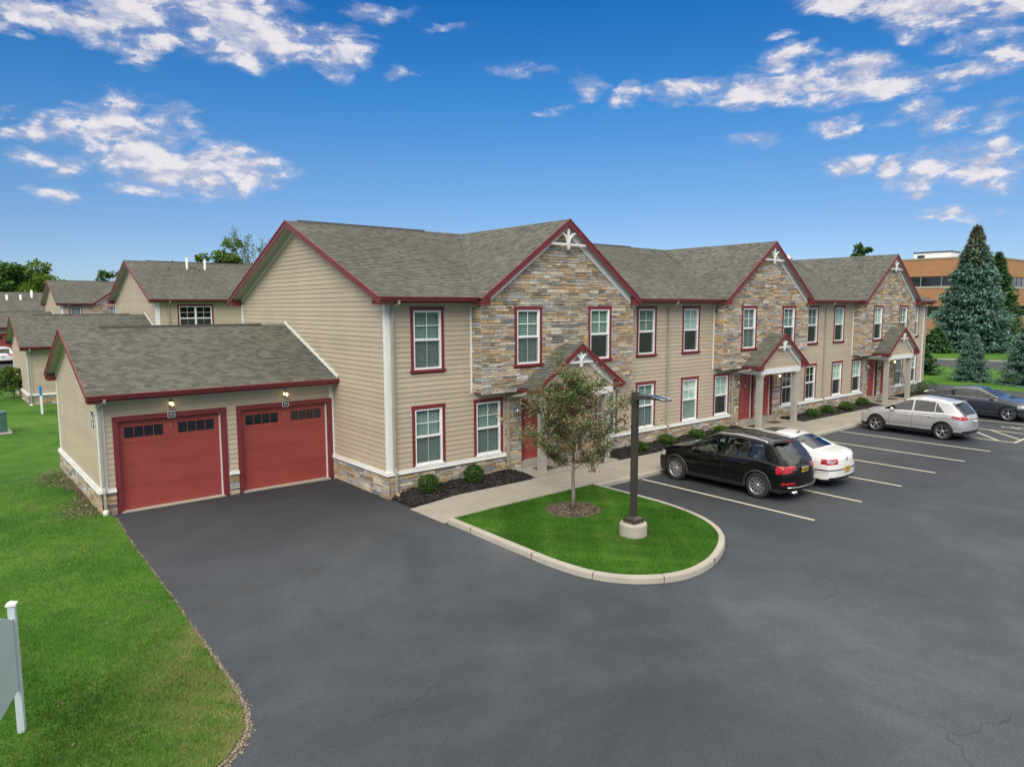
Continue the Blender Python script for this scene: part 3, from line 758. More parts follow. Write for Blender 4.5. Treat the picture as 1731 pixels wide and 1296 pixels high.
ro, _ = gable_roof_x(apt, -.45, LEN+.45, 6., 6., 5.96, ZR, .45, .14,
    holes=[(P*k+3.35+.45, -1, P*k+10.05+.45, .8) for k in range(3)], vent=[(-.0, 5.2), (7.9, 17.5), (21.0, 30.8)])
rake_x(apt, -.45, -1, 6., 6.45, 5.96, ZR, 0.)
rake_x(apt, LEN+.45, 1, 6., 6.45, 5.96, ZR, LEN)
for a, c in [(-.45, 2.95), (10.45, P+2.95), (P+10.45, 2*P+2.95), (2*P+10.45, LEN+.45)]:
    gutter(apt, a, c, -.45, 5.965)
    b = MB(); b.box(a+.02, -.449, 5.78, c-.02, -.42, 5.95); b.build('fascia', 'red', apt)

for a, c in [(-.42, 3.1), (10.3, P+3.1), (P+10.3, 2*P+3.1), (2*P+10.3, LEN+.42)]: b = MB().box(a, -.42, 5.80, c, -.001, 5.83); b.build('soffit', 'soffit', apt)

def front_gable(parent, cx, yf, yb_wall, half, ze, za, yback, w, with_bracket, drop, ybv, ex=.14, rname='gable_roof', pull=0.0):
    """roof with ridge along y, gable facing -y. eave tips at cx -/+ half"""
    sl = (za-ze)/half; L = math.hypot(half, za-ze); r = MB()
    for d in (-1, 1):
        V = Vector((-d*half, 0, za-ze)).normalized(); N = Vector((d*sl, 0, 1)).normalized()
        poly = [(0, 0), (ybv-yf, 0), (yback-yf, L), (0, L)]
        courses(r, poly, (cx+d*half, yf, ze), (0, 1, 0), V, N, ex, .014)
    ro = r.build(rname, 'shingle', parent)
    b = MB(); s = MB(); f = MB()
    for d in (-1, 1):
        xe = cx+d*half
        b.prism([(xe, yf, ze+.012), (cx, yf, za+.012), (cx, yf, za-w*1.15), (xe, yf, ze-w*1.15)], (0, .028, 0))
        b.prism([(xe, yf-.018, ze+.016), (cx, yf-.018, za+.016), (cx, yf-.018, za-.05), (xe, yf-.018, ze-.05)], (0, .0175, 0))
        q = yb_wall-.03
        s.prism([(xe, yf+.029, ze-w*.75), (cx, yf+.029, za-w*.75), (cx, yf+.029, za-w*.83), (xe, yf+.029, ze-w*.83)], (0, q-yf-.03, 0))
        xi = cx+d*(half-.12)
        f.prism([(xi, q-.03, ze+.12*sl-w*.84), (cx, q-.03, za-w*.84), (cx, q-.03, za-w*.84-.26), (xi, q-.03, ze+.12*sl-w*.84-.26)], (0, .029, 0))
        # boxed return at the tip
        b.prism([(xe, yf+.03, ze-.20), (xe-d*.36, yf+.03, ze-.20), (xe-d*.36, yf+.03, ze+.36*sl-w*.8), (xe, yf+.03, ze-.14)], (0, yb_wall-yf-.05, 0))
    b.build('barge_board', 'red', ro); s.build('soffit', 'soffit', ro); f.build('rake_frieze', 'white', ro)
    if with_bracket: bracket(ro, cx, yf+.10, za-.22, 0, sl, drop)
    return ro
for k in range(3):
    cx = P*k+6.70
    front_gable(apt, cx, -.72, -.45, 3.74, 5.93, 8.60, 5.75, .19, True, .62, -.42)
    # downspouts
    x = P*k
    if k == 0: downspout(apt, [(.16, -.50, 5.86), (.16, -.50, 5.78), (.16, -.10, 5.58), (.16, -.09, .92), (.16, -.16, .78), (.16, -.16, .18), (.16, -.30, .12)])
    downspout(apt, [(x+12.95, -.50, 5.86), (x+12.95, -.50, 5.78), (x+12.95, -.08, 5.58), (x+12.95, -.08, .92), (x+12.95, -.15, .78), (x+12.95, -.15, .22), (x+12.95, -.30, .2)] if k < 2 else
        [(LEN+.1, -.50, 5.86), (LEN+.1, -.50, 5.78), (LEN+.1, -.08, 5.58), (LEN+.1, -.08, .92), (LEN+.1, -.15, .78), (LEN+.1, -.15, .2)])
    downspout(apt, [(x+4.62, -.95, 2.92), (x+4.55, -.85, 2.84), (x+4.50, -.12, 2.70), (x+4.50, -.09, 2.55), (x+4.50, -.09, .35)])
    # ---- porch
    pc = x+6.72; yf = -1.35
    pr = front_gable(apt, pc, yf, -1.12, 2.08, 3.02, 4.43, -.46, .16, True, .40, -.46, rname='porch_roof')
    q = MB(); courses(q, [(pc-1.80, 2.85), (pc+1.80, 2.85), (pc+1.80, 3.02), (pc, 4.28), (pc-1.80, 3.02)], (0, -1.13, 0), (1, 0, 0), (0, 0, 1), (0, -1, 0), .15, .012)
    q.build('porch_pediment', 'siding', pr)
    q = MB(); q.box(pc-1.72, -1.18, 2.62, pc+1.72, -.96, 2.86); q.box(pc-1.72, -.959, 2.62, pc-1.52, -.01, 2.86); q.box(pc+1.52, -.959, 2.62, pc+1.72, -.01, 2.86)
    q.build('porch_beam', 'white', pr, .005)
    q = MB(); q.box(pc-1.52, -.958, 2.74, pc+1.52, -.06, 2.77); q.box(pc-2.02, -1.12, 2.84, pc-1.72, -.05, 2.865); q.box(pc+1.72, -1.12, 2.84, pc+2.02, -.05, 2.865)
    q.build('porch_ceiling', 'soffit', pr)
    for d in (-1, 1):
        xe = pc+d*2.08; q = MB()
        q.prism([(xe, yf, 3.0), (xe+d*.10, yf, 3.0), (xe+d*.10, yf, 2.95), (xe+d*.06, yf, 2.89), (xe, yf, 2.89)], (0, .88, 0))
        q.build('porch_gutter', 'red', pr)
    for px in (pc-1.55, pc+1.50):
        q = MB(); q.box(px-.113, -1.15, .1, px+.113, -.924, 2.62); q.box(px-.125, -1.162, .1, px+.125, -.912, .24); q.box(px-.14, -1.175, 2.5, px+.14, -.895, 2.615)
        q.build('porch_post', 'post', apt, .008)
# roof vents on the ridge far end
b = MB(); rv = Vector((34.35, 6.9, 8.5))
b.lathe([(.0, .0), (.34, .0), (.34, .30), (.30, .42), (.20, .52), (0, .56)], 20, 0, rv)
for k in range(20):
    a = 2*PI*k/20; b.tube([rv+V3(.345*math.cos(a), .345*math.sin(a), .02), rv+V3(.36*math.cos(a), .36*math.sin(a), .2), rv+V3(.22*math.cos(a), .22*math.sin(a), .52)], .012, 4)
b.build('roof_turbine', 'nickel', apt)

# ------------------------------------------------------------------ garage blocks
def garage(name, label, loc, w, d, ov, doors, ze=3.36, zr=5.06, yf=0., back_plain=False):
    """garage butted against the building on its +x side. local: x -w..0, y 0..d"""
    g = thing(name, label, 'garage', loc)
    sl = (zr-ze)/(d/2+.45); ym = d/2
    W = MB(); holes = []
    for (a, c) in doors: holes.append((a, -1, c, 2.70))
    courses(W, [(-w, .66), (0, .66), (0, ze-.08), (-w, ze-.08)], (0, 0, 0), (1, 0, 0), (0, 0, 1), (0, -1, 0), .150, .019, holes)
    W.build('siding_wall', 'siding', g)
    W = MB(); zt = lambda y: ze+sl*(min(y, d-y)+.45)-.08
    courses(W, [(0, .66), (d, .66), (d, zt(d)), (ym, zt(ym)), (0, zt(0))], (-w, 0, 0), (0, 1, 0), (0, 0, 1), (-1, 0, 0), .150, .019)
    W.build('gable_wall', 'siding', g)
    W = MB(); courses(W, [(-w, 0), (0, 0), (0, ze), (-w, ze)], (0, d, 0), (1, 0, 0), (0, 0, 1), (0, 1, 0), .150, .019); W.build('rear_wall', 'siding', g)
    cur = -w; S0 = None
    for (a, c) in sorted(doors)+[(0, 0)]:
        if a-cur > .05:
            S = MB(); stones(S, [(cur, -.3), (a, -.3), (a, .62), (cur, .62)], (0, -.03, 0), (1, 0, 0), (0, 0, 1), (0, -1, 0))
            if S0: S.build('stone_base', ['stone', 'mortar'], g)
            else: S0 = S
        cur = c
    S = S0
    stones(S, [(-.08, -.3), (d, -.3), (d, .62), (-.08, .62)], (-w-.03, 0, 0), (0, 1, 0), (0, 0, 1), (-1, 0, 0))
    S.build('stone_base', ['stone', 'mortar'], g)
    l = MB(); cur = -w-.11; l0 = l
    for (a, c) in sorted(doors)+[(0, 0)]:
        if a-cur > .05:
            if cur > -w: l = MB()
            l.box(cur, -.115, .625, a, -.001, .655); l.box(cur+.01, -.095, .655, a, -.001, .72)
            if cur > -w: l.build('ledge', 'white', g)
        cur = c
    l = l0; l.box(-w-.115, -.0005, .625, -w-.001, d, .655); l.box(-w-.095, -.0005, .655, -w-.001, d, .72)
    l.build('ledge', 'white', g)
    c = MB(); c.box(-w-.022, -.03, .72, -w+.14, -.001, ze-.2); c.box(-w-.030, -.022, .72, -w-.001, .12, ze-.2); c.build('corner_board', 'white', g); c = MB(); c.box(-.15, -.03, .72, -.001, -.001, ze-.2); c.build('corner_board', 'white', g); c = MB(); c.box(-w-.03, d-.14, .72, -w, d+.02, ze-.2)
    c.build('corner_board', 'white', g)
    z = MB(); z.box(-w+.14, -.024, ze-.36, -.15, -.001, ze-.20); z.build('frieze_board', 'soffit', g)
    z = MB(); z.box(-w-.2, -.42, ze-.20, -.01, -.001, ze-.17); z.build('soffit', 'soffit', g)
    gable_roof_x(g, -w-ov, -.005, ym, ym, ze, zr, .45, .14, vent=[(-w-ov+1.1, -.9)])
    rake_x(g, -w-ov, -1, ym, ym+.45, ze, zr, -w, .17)
    gutter(g, -w-ov, -.01, -.45, ze+.005)
    z = MB(); z.box(-w-ov+.02, -.449, ze-.18, -.02, -.42, ze-.01); z.build('fascia', 'red', g)
    # white step flashing against the taller wall
    z = MB(); z.beam((-.03, -.45, ze+.07), (-.03, ym, zr+.06), .03, .09); z.build('flashing', 'white', g)
    downspout(g, [(-w+.10, -.50, ze-.10), (-w+.10, -.50, ze-.18), (-w+.02, -.10, ze-.42), (-w+.02, -.09, .80), (-w+.02, -.17, .68), (-w+.02, -.17, .16)])
    q = MB(); q.lathe([(.0, .0), (.075, 0), (.075, .16), (.05, .19), (.0, .19)], 12, 0, (-w+.02, -.19, 0)); q.build('drain_inlet', 'pvc', g)
    for i, (a, c) in enumerate(doors):
        t = MB(); t.box(a, -.045, 0, a+.13, 0, 2.56); t.box(c-.16, -.045, 0, c, 0, 2.56); t.box(a, -.05, 2.56, c, 0, 2.70)
        t.box(a+.11, .001, 0, a+.13, .16, 2.56); t.box(c-.16, .001, 0, c-.14, .16, 2.56); t.box(a+.13, .001, 2.54, c-.16, .16, 2.56)
        tr = t.build('garage_trim', 'red', g, .004)
        A, B = a+.13, c-.16; dw = B-A
        dr = MB(); ph = 2.50/4
        for r in range(4):
            z0 = .03+r*ph; z1 = z0+ph-.006
            if r == 3:
                xs = [A+.17, A+.17+dw*.365, A+dw-.17-dw*.365, B-.17]; v0, v1 = z0+.15, z0+.46
                for (p, q2) in ((A, xs[0]), (xs[1], xs[2]), (xs[3], B)): dr.box(p, .10, z0, q2, .14, z1)
                for (p, q2) in ((xs[0], xs[1]), (xs[2], xs[3])):
                    dr.box(p, .10, z0, q2, .14, v0); dr.box(p, .10, v1, q2, .14, z1)
                    for m_ in range(1, 4):
                        xm = p+(q2-p)*m_/4; dr.box(xm-.009, .108, v0, xm+.009, .135, v1)
                lites = [(xs[0], xs[1], v0, v1), (xs[2], xs[3], v0, v1)]
            else:
                dr.box(A, .10, z0, B, .14, z1)
            # raised long panels
            if r < 3:
                for (p, q2) in ((A+.12, (A+B)/2-.08), ((A+B)/2+.08, B-.12)):
                    for zz in (z0+.07, z1-.08): dr.box(p, .096, zz, q2, .1005, zz+.012)
        door = dr.build('garage_door', 'reddoor', g, .004)
        gl = MB()
        for (p, q2, v0, v1) in lites: gl.poly([(p, .125, v0), (q2, .125, v0), (q2, .125, v1), (p, .125, v1)])
        gl.build('pane', 'garageglass', door)
        w_ = MB(); w_.box(B-.03, .04, .02, B-.004, .099, 2.53); w_.build('weather_strip', 'white', door); w_ = MB(); w_.box(A+.004, .06, .02, A+.016, .099, 2.53); w_.build('weather_strip', 'white', door)
        h = MB(); h.box((A+B)/2-.012, .085, 2.25, (A+B)/2+.012, .10, 2.33); h.build('door_handle', 'nickel', door)
        s = MB(); s.box(A-.02, -.10, -.03, B+.02, .12, .028); s.build('threshold', 'kerb', g)
    return g
g1 = garage('attached_garage', 'tan attached garage with two red overhead doors and lit lanterns above them', (0, 3.61, 0), 6.84, 7.64, .30, [(-6.51, -3.47), (-3.17, -.07)])
for x, tx in ((-4.99, '403'), (-1.63, '404')):
    lantern(g1, x, -.02, 2.92, True)
    q = MB(); q.box(x-.115, -.062, 2.55, x+.085, -.052, 2.72); pq = q.build('number_plaque', 'white', g1)
    q = MB(); q.box(x-.10, -.066, 2.565, x+.07, -.0625, 2.705); q.build('plaque_face', 'plaque', pq)
    text_mesh(tx, .085, (x-.015, -.0665, 2.635), (PI/2, 0, 0), 'white', pq)
q = MB(); q.box(-6.87, .42, 2.35, -6.855, .82, 2.85); pq = q.build('wall_sign', 'white', g1)
q = MB(); q.box(-6.876, .44, 2.37, -6.871, .80, 2.83); q.build('sign_face', 'ink', pq)
q = MB(); q.beam((-6.879, .50, 2.60), (-6.879, .74, 2.74), .004, .04); q.beam((-6.879, .50, 2.50), (-6.879, .74, 2.64), .004, .04); q.box(-6.881, .56, 2.40, -6.877, .66, 2.56); q.build('sign_mark', 'white', pq)

# ------------------------------------------------------------------ buildings behind
def back_building(name, label, loc, L, half, double_windows=(), bays=(), singles=(), pipes=(), zoff=0.):
    B_ = thing(name, label, 'apartment building', loc); d = 2*half; sl = (ZR-5.96)/(half+.45)
    W = MB(); hs = []
    for x in double_windows: window(B_, x, 3.85, 0, 2.2, 1.80, 'upper', 'none', wide=True); hs.append(whole(x, 3.85, 2.2, 1.80))
    for x in singles: window(B_, x, 3.66, 0, 1.19, 2.03, 'upper', 'blinds_half'); hs.append(whole(x, 3.66))
    courses(W, [(0, 0), (L, 0), (L, 5.9), (0, 5.9)], (0, 0, 0), (1, 0, 0), (0, 0, 1), (0, -1, 0), .150, .019, hs); W.build('siding_wall', 'siding', B_)
    zt = lambda y: 5.96+sl*(min(y, d-y)+.45)-.10
    W = MB(); courses(W, [(0, 0), (d, 0), (d, zt(d)), (half, zt(half)), (0, zt(0))], (0, 0, 0), (0, 1, 0), (0, 0, 1), (-1, 0, 0), .150, .019); W.build('gable_wall', 'siding', B_)
    W = MB(); courses(W, [(0, 0), (d, 0), (d, zt(d)), (half, zt(half)), (0, zt(0))], (L, 0, 0), (0, 1, 0), (0, 0, 1), (1, 0, 0), .150, .019); W.build('gable_wall', 'siding', B_)
    W = MB(); courses(W, [(0, 0), (L, 0), (L, 5.9), (0, 5.9)], (0, d, 0), (1, 0, 0), (0, 0, 1), (0, 1, 0), .150, .019); W.build('rear_wall', 'siding', B_)
    ro, _ = gable_roof_x(B_, -.45, L+.45, half, half, 5.96, ZR, .45, .14, vent=[(.9, L-2)])
    rake_x(B_, -.45, -1, half, half+.45, 5.96, ZR, 0.)
    cur = -.45
    for cx in list(bays)+[None]:
        e = cx-3.74 if cx else L+.45
        gutter(B_, cur, e, -.45, 5.965); b = MB(); b.box(cur+.02, -.449, 5.78, e-.02, -.42, 5.95); b.build('fascia', 'red', B_)
        if cx:
            cur = cx+3.74; s = MB()
            stones(s, [(cx-3.58, 2.95), (cx+3.58, 2.95), (cx+3.58, 5.9), (cx, 8.45), (cx-3.58, 5.9)], (0, -.45, 0), (1, 0, 0), (0, 0, 1), (0, -1, 0), [whole(cx-2.25, 3.66)], ls=(.3, .9))
            stones(s, [(0, 2.95), (.45, 2.95), (.45, 5.9), (0, 5.9)], (cx-3.58, -.45, 0), (0, 1, 0), (0, 0, 1), (-1, 0, 0))
            s.build('stone_bay', ['stone', 'mortar'], B_); window(B_, cx-2.25, 3.66, -.475, 1.19, 2.03, 'upper', 'blinds_half')
            front_gable(B_, cx, -.72, -.45, 3.74, 5.93, 8.60, half-.25, .19, True, .62, -.42)
    c = MB(); c.box(-.022, -.03, 0, .22, -.001, 5.80); c.box(-.030, -.022, 0, -.001, .12, 5.80); c.build('corner_board', 'white', B_); c = MB(); c.box(-.03, d-.14, 0, 0, d+.02, 5.8); c.build('corner_board', 'white', B_)
    f = MB(); f.box(.22, -.024, 5.66, L, -.001, 5.86); f.build('frieze_board', 'soffit', B_)
    f = MB(); f.box(-.42, -.42, 5.80, L, -.001, 5.83); f.build('soffit', 'soffit', B_)
    for (x, t, h, pale) in pipes:
        y = half-t; z = ZR-(t/(half+.45))*(ZR-5.96)
        q = MB(); q.lathe([(.0, h), (.075, h), (.075, -.1)], 10, 0, (x, y, z)); 
        if h > .5: q.lathe([(0, h+.06), (.10, h+.05), (.10, h+.03), (0, h+.03)], 10, 0, (x, y, z))
        q.build('vent_pipe', 'pvc' if pale else 'black', ro)
    downspout(B_, [(.72, -.50, 5.86), (.72, -.50, 5.78), (.72, -.08, 5.6), (.72, -.08, .3)])
    return B_
b2 = back_building('apartment_building', 'tan apartment building with white vent pipes on its grey roof, directly behind the near garage', (.85, 30.2, .25), 38, 6.05, double_windows=(1.25,),
    pipes=[(2.0, 1.5, .12, 0), (3.25, 1.3, .80, 1), (3.75, 1.35, .12, 0), (3.95, 1.6, .12, 0), (4.45, 1.3, .70, 1)])
g2 = garage('attached_garage', 'tan garage with a blank siding wall and stone base, behind the white bollard', (.85, 28.9, .21), 6.95, 8.4, .35, [])
b3 = back_building('apartment_building', 'farther tan apartment building with a small stone gable, left of the one with vent pipes', (1.25, 73.8, .25), 30, 6.4, bays=(6.7,), singles=(.82,), pipes=[])
g3 = garage('attached_garage', 'distant garage with red doors and a long grey roof at the left edge', (1.25, 77.4, .25), 6.84, 7.64, .3, [(-6.51, -3.47), (-3.17, -.07)])
b = thing('apartment_building', 'most distant grey shingle roof with white pipes, just below the treeline at the far left', 'apartment building', (-12, 100, .3))
gable_roof_x(b, -20, 15.3, 6, 6, 4.9, 7.7, .45, .14); rake_x(b, 15.3, 1, 6, 6.45, 4.9, 7.7, 14.9)
w = MB(); courses(w, [(-19.5, 0), (14.9, 0), (14.9, 4.8), (-19.5, 4.8)], (0, 0, 0), (1, 0, 0), (0, 0, 1), (0, -1, 0), .150, .019)
courses(w, [(0, 0), (12, 0), (12, 4.9), (6, 7.3), (0, 4.9)], (14.9, 0, 0), (0, 1, 0), (0, 0, 1), (1, 0, 0), .150, .019); w.build('siding_wall', 'siding', b)
for px, t in ((7.2, 3.3), (10.6, 3.4), (12.2, 3.5), (13.6, 4.2)):
    q = MB(); q.lathe([(0, .85 if t < 4 else 1.5), (.15, .85 if t < 4 else 1.5), (.15, -.2)], 10, 0, (px, t, 6.45)); q.build('vent_pipe', 'pvc', b)
gutter(b, -20, 15.3, -.45, 4.91)

# ------------------------------------------------------------------ brick office far right
of = thing('office_building', 'three-storey orange brick office with dark ribbon windows beyond the tall spruce', 'office building', (104, 16.2, -.3))
def band(mb, z0, z1, out, m=0):
    # left face x=0 running +y, front face y=0 running +x
    o = -out
    mb.add([(o, o, z0), (o, 90, z0), (o, 90, z1), (o, o, z1)], [(3, 2, 1, 0)][:1], m, uvs=[[(o, z1), (90, z1), (90, z0), (o, z0)]])
    mb.add([(o, o, z0), (80, o, z0), (80, o, z1), (o, o, z1)], [(0, 1, 2, 3)], m, uvs=[[(o, z0), (80, z0), (80, z1), (o, z1)]])
    mb.add([(o, o, z1), (80, o, z1), (80, 90, z1), (o, 90, z1)], [(0, 1, 2, 3)], m, uvs=[[(0, 0)]*4])
    mb.add([(o, o, z0), (o, 90, z0), (80, 90, z0), (80, o, z0)], [(0, 1, 2, 3)], m, uvs=[[(0, 0)]*4])
w = MB(); gl = MB(); tr = MB(); mu = MB()
for z0, z1 in ((0, 2.0), (3.75, 6.15), (7.95, 9.9)[:0] or (3.75, 6.15)): pass
BR = [(0, .9), (3.7, 5.9), (7.6, 9.55), (11.0, 13.0)]
BR = [(-1, 4.0), (5.9, 8.5), (10.25, 12.75)]
for z0, z1 in BR: band(w, z0, z1, 0)
w.build('brick_wall', 'brick', of)
for z0, z1 in ((4.0, 5.9), (8.5, 10.25)): band(gl, z0, z1, -.45)
gl.build('ribbon_window', 'officeglass', of)
for z0 in (4.0, 8.5): band(tr, z0-.001, z0+.32, .06)
band(tr, 12.751, 12.95, .08); tr.build('sill_band', 'kerb', of)
for z0, z1 in ((4.3, 5.9), (8.8, 10.25)):
    for k in range(1, 30):
        mu.box(.38, k*2.8, z0, .44, k*2.8+.12, z1); mu.box(k*2.6, .38, z0, k*2.6+(.7 if k % 3 == 1 else .12), .44, z1)
mu.build('mullion', 'nickel', of)
q = MB(); q.box(16, 10, 12.9, 20, 15.6, 14.75); q.build('penthouse', 'vinyl', of)
q = MB(); q.box(15.9, 9.9, 14.751, 20.1, 15.7, 14.95); q.build('penthouse_roof', 'dark', of)
q = MB(); q.box(15.93, 13.9, 13.5, 15.98, 15.0, 14.4); q.build('penthouse_window', 'officeglass', of)
q = MB(); q.box(8, 48, 12.95, 10, 50.5, 13.7); q.build('rooftop_unit', 'nickel', of)
# ------------------------------------------------------------------ cars
def smooth_curve(pts, L, n=481, k=7):
    xs = np.linspace(-L/2, L/2, n); p = sorted(pts); z = np.interp(xs, [a for a, b in p], [b for a, b in p])
    ker = np.hanning(2*k+3)[1:-1]; ker /= ker.sum()
    zp = np.pad(z, k, mode='edge'); return xs, np.convolve(zp, ker, 'valid')

def make_wheel(car_, x, y, r, w, spokes, style, side):
    """side: sign of y of the outer face"""
    t = MB(); rr = r*.68
    prof = [(rr, -w/2+.01), (r*.90, -w/2), (r*.975, -w/2+.02), (r, -w/2+.05), (r, w/2-.05), (r*.975, w/2-.02), (r*.90, w/2), (rr, w/2-.01), (rr*.97, w/2-.04), (rr*.9, -w/2+.02), (rr, -w/2+.01)]
    if side > 0: prof = [(a, b) for a, b in prof]
    t.lathe(prof, 40, 0, (0, 0, 0), 'y')
    o = t.build('wheel', 'rubber', car_); o.location = (x, y, r)
    m = MB(); yo = side*(w/2-.012)
    m.lathe([(rr*1.0, yo), (rr*.93, yo+side*.004), (rr*.90, yo-side*.02), (rr*.9, yo-side*.10)], 40, 0, (0, 0, 0), 'y')
    for k in range(spokes):
        a = 2*PI*k/spokes+.2
        offs = (-.11, .11) if style == 'double' else (0,)
        for da in offs:
            c0, c1 = a+da*.9, a+da*1.0
            wd = .020 if style == 'double' else (.055 if style == 'wide' else .028)
            p0 = Vector((math.cos(c0)*.045, 0, math.sin(c0)*.045)); p1 = Vector((math.cos(c1)*rr*.93, 0, math.sin(c1)*rr*.93))
            d = (p1-p0).normalized(); sdv = Vector((-d.z, 0, d.x)); f0, f1 = (1, .8) if style != 'wide' else (.7, 1.1)
            yq = yo-side*.012
            q = [p0+sdv*wd*f0/1.4, p0-sdv*wd*f0/1.4, p1-sdv*wd*f1/1.2, p1+sdv*wd*f1/1.2]
            m.prism([v+Vector((0, yq-(side*.01 if i < 2 else 0), 0)) for i, v in enumerate(q)], (0, -side*.03, 0))
    m.lathe([(0, yo-side*.005), (.03, yo-side*.006), (.06, yo-side*.02), (.06, yo-side*.06)], 16, 0, (0, 0, 0), 'y')
    m.build('rim', 'alloy', o)
    d = MB(); d.lathe([(0, yo-side*.085), (rr*.93, yo-side*.085)], 28, 0, (0, 0, 0), 'y'); d.lathe([(rr*.55, yo-side*.06), (rr*.55, yo-side*.084)], 24, 0, (0, 0, 0), 'y'); d.build('brake_disc', 'black', o)
    return o

def make_car(name, label, spec, loc, rotz, scale=1.05):
    car_ = thing(name, label, 'car', loc, rotz, 'cars parked in the marked bays' if spec.get('grp', True) else None); car_.scale = (scale,)*3
    L, W, H = spec['L'], spec['W'], spec['H']; hw = W/2
    xs, tz = smooth_curve(spec['top'], L, k=spec.get('k', 6)); _, bz = smooth_curve(spec['belt'], L, k=16)
    top = lambda x: float(np.interp(x, xs, tz)); belt = lambda x: float(np.interp(x, xs, bz))
    tum = spec.get('tumble', .36); zbot = .24; NX = spec.get('nx', 270)
    def ef(x): return max(0., min(1., (x-(L/2-1.0))/1.0))
    def er(x): return max(0., min(1., (-(L/2-.8)-x)/.8))
    def plan(x): return 1-.11*ef(x)**2.2-.075*er(x)**2.4
    def sideY(x, z):
        wm = hw*plan(x); zs = min(belt(x), top(x)-.02); zm = .66
        if z <= zs:
            if z < zm: y = wm*(1-.055*((zm-z)/.42)**2)
            else: y = wm*(1-.05*((z-zm)/max(.05, belt(x)-zm))**2)
            y -= .016*math.exp(-((z-.76)/.045)**2)*0+0; y += .010*math.exp(-((z-(belt(x)-.12))/.025)**2)
            y -= .014*math.exp(-((z-.44)/.07)**2)
            return y
        ys = sideY(x, zs); return ys-.02-tum*(z-zs)
    def off(x, y, z):
        a, b = ef(x), er(x); q = min(1.15, abs(y)/hw)
        return x-a*a*(.30*q**2.4+.10*max(0, (z-.55)/.4)**2+.06*max(0, (.42-z)/.2)**2)+b*b*(.22*q**3+spec.get('rearlean', .06)*max(0, (z-.56)/.4)**1.5+.05*max(0, (.40-z)/.2)**2)
    R1, R2, R3 = 32, 20, 12
    s_ = np.linspace(-1, 1, NX); xsn = np.sign(s_)*(1-(1-np.abs(s_))**1.12)*L/2
    rows = []; 
    for x in xsn:
        zt, zs = top(x), min(belt(x), top(x)-.02); zb = zbot+.05*er(x)+.02*ef(x); pts = []
        for i in range(R1): 
            z = zb+(zs-zb)*i/(R1-1); pts.append((sideY(x, z), z, 'low'))
        zr = zs+(zt-zs)*.86
        for i in range(1, R2+1): z = zs+(zr-zs)*i/R2; pts.append((sideY(x, z), z, 'green'))
        wr = pts[-1][0]
        for i in range(1, R3+1):
            u = i/R3; pts.append((wr*(1-u), zr+(zt-zr)*(1-(1-u)**2.6), 'top'))
        rows.append(pts)
    nr = len(rows[0]); V_ = []; 
    def put(x, pts): 
        for (y, z, g) in pts: V_.append((off(x, y, z), y, z))
        for (y, z, g) in reversed(pts[:-1]): V_.append((off(x, -y, z), -y, z))
    K = 9; full = 2*nr-1
    for k in range(K, 0, -1):
        u = 1-k/(K); put(xsn[0], [(y*u, z, g) for (y, z, g) in rows[0]])
    for x, pts in zip(xsn, rows): put(x, pts)
    for k in range(1, K+1):
        u = 1-k/K; put(xsn[-1], [(y*u, z, g) for (y, z, g) in rows[-1]])
    ncol = NX+2*K; Fs = []; ax = spec['axles']; wr_ = spec['wr']; arch = wr_+.055
    groups = {}
    V_ = np.array(V_)
    for i in range(ncol-1):
        for j in range(full-1):
            ids = (i*full+j, i*full+j+1, (i+1)*full+j+1, (i+1)*full+j)
            c = V_[list(ids)].mean(axis=0); x, y, z = c; ay = abs(y)
            jj = j if j < nr-1 else full-2-j
            g = 'low' if jj < R1-1 else ('green' if jj < R1-1+R2 else 'top')
            endc = i < K or i >= ncol-1-K
            if g == 'low' and not endc and ay > .5 and any(math.hypot(x-a, z-wr_) < arch for a in ax): continue
            xc = max(-L/2, min(L/2, x)); zt, bl = top(xc), belt(xc); cls = 'body'
            if endc: cls = spec['end'](x, ay, z) or 'body'
            else:
                r = spec['cls'](x, y, ay, z, g, zt, bl, top, belt)
                if r: cls = r
            if cls == 'body' and z < spec.get('clad', .0): cls = 'lower_cladding'
            if cls == 'side_window': cls = ('side_window', spec['wins'](x, (z-belt(xc))), y > 0)
            elif cls in ('taillight', 'headlight', 'reflector'): cls = (cls, 0, y > 0)
            groups.setdefault(cls, []).append(ids)
    mats_ = {'body': spec['paint'], 'lower_cladding': 'black', 'tail_lamp_lens': 'clearlens', 'bumper_strip': 'black', 'windscreen': 'carglass', 'rear_window': spec.get('rearglass', 'carglass'), 'side_window': spec.get('sideglass', 'carglass'), 'taillight': 'redlens', 'reflector': 'redlens',
             'headlight': 'clearlens', 'roof_glass': 'tintglass', 'grille': 'black', 'pillar_trim': 'black'}
    for cls, fl in groups.items():
        nm = cls if isinstance(cls, str) else cls[0]
        used = sorted({k for f in fl for k in f}); mp = {k: n for n, k in enumerate(used)}
        mb = MB(); mb.add([V_[k] for k in used], [tuple(mp[k] for k in f) for f in fl], 0, 0., True)
        o = mb.build(nm, mats_[nm], car_)
        if nm in ('body', 'lower_cladding'):
            pass
    # weld check not needed; trims
    SY = lambda x, z, s, e=.004: Vector((off(x, sideY(x, z)*s, z), s*(sideY(x, z)+e), z))
    for s in (-1, 1):
        for a in ax:
            tr = MB(); pts = []
            for k in range(25):
                t = -0.42+(PI+.84)*k/24; px, pz = a+math.cos(t)*(arch+.004), wr_+math.sin(t)*(arch+.004)
                if pz > zbot: pts.append(SY(px, min(pz, belt(px)-.02), s, -.004))
            tr.tube(pts, spec.get('lip', .018), 6, sq=1); tr.build('wheel_arch', spec.get('archmat', 'black'), car_)
    ln = MB()
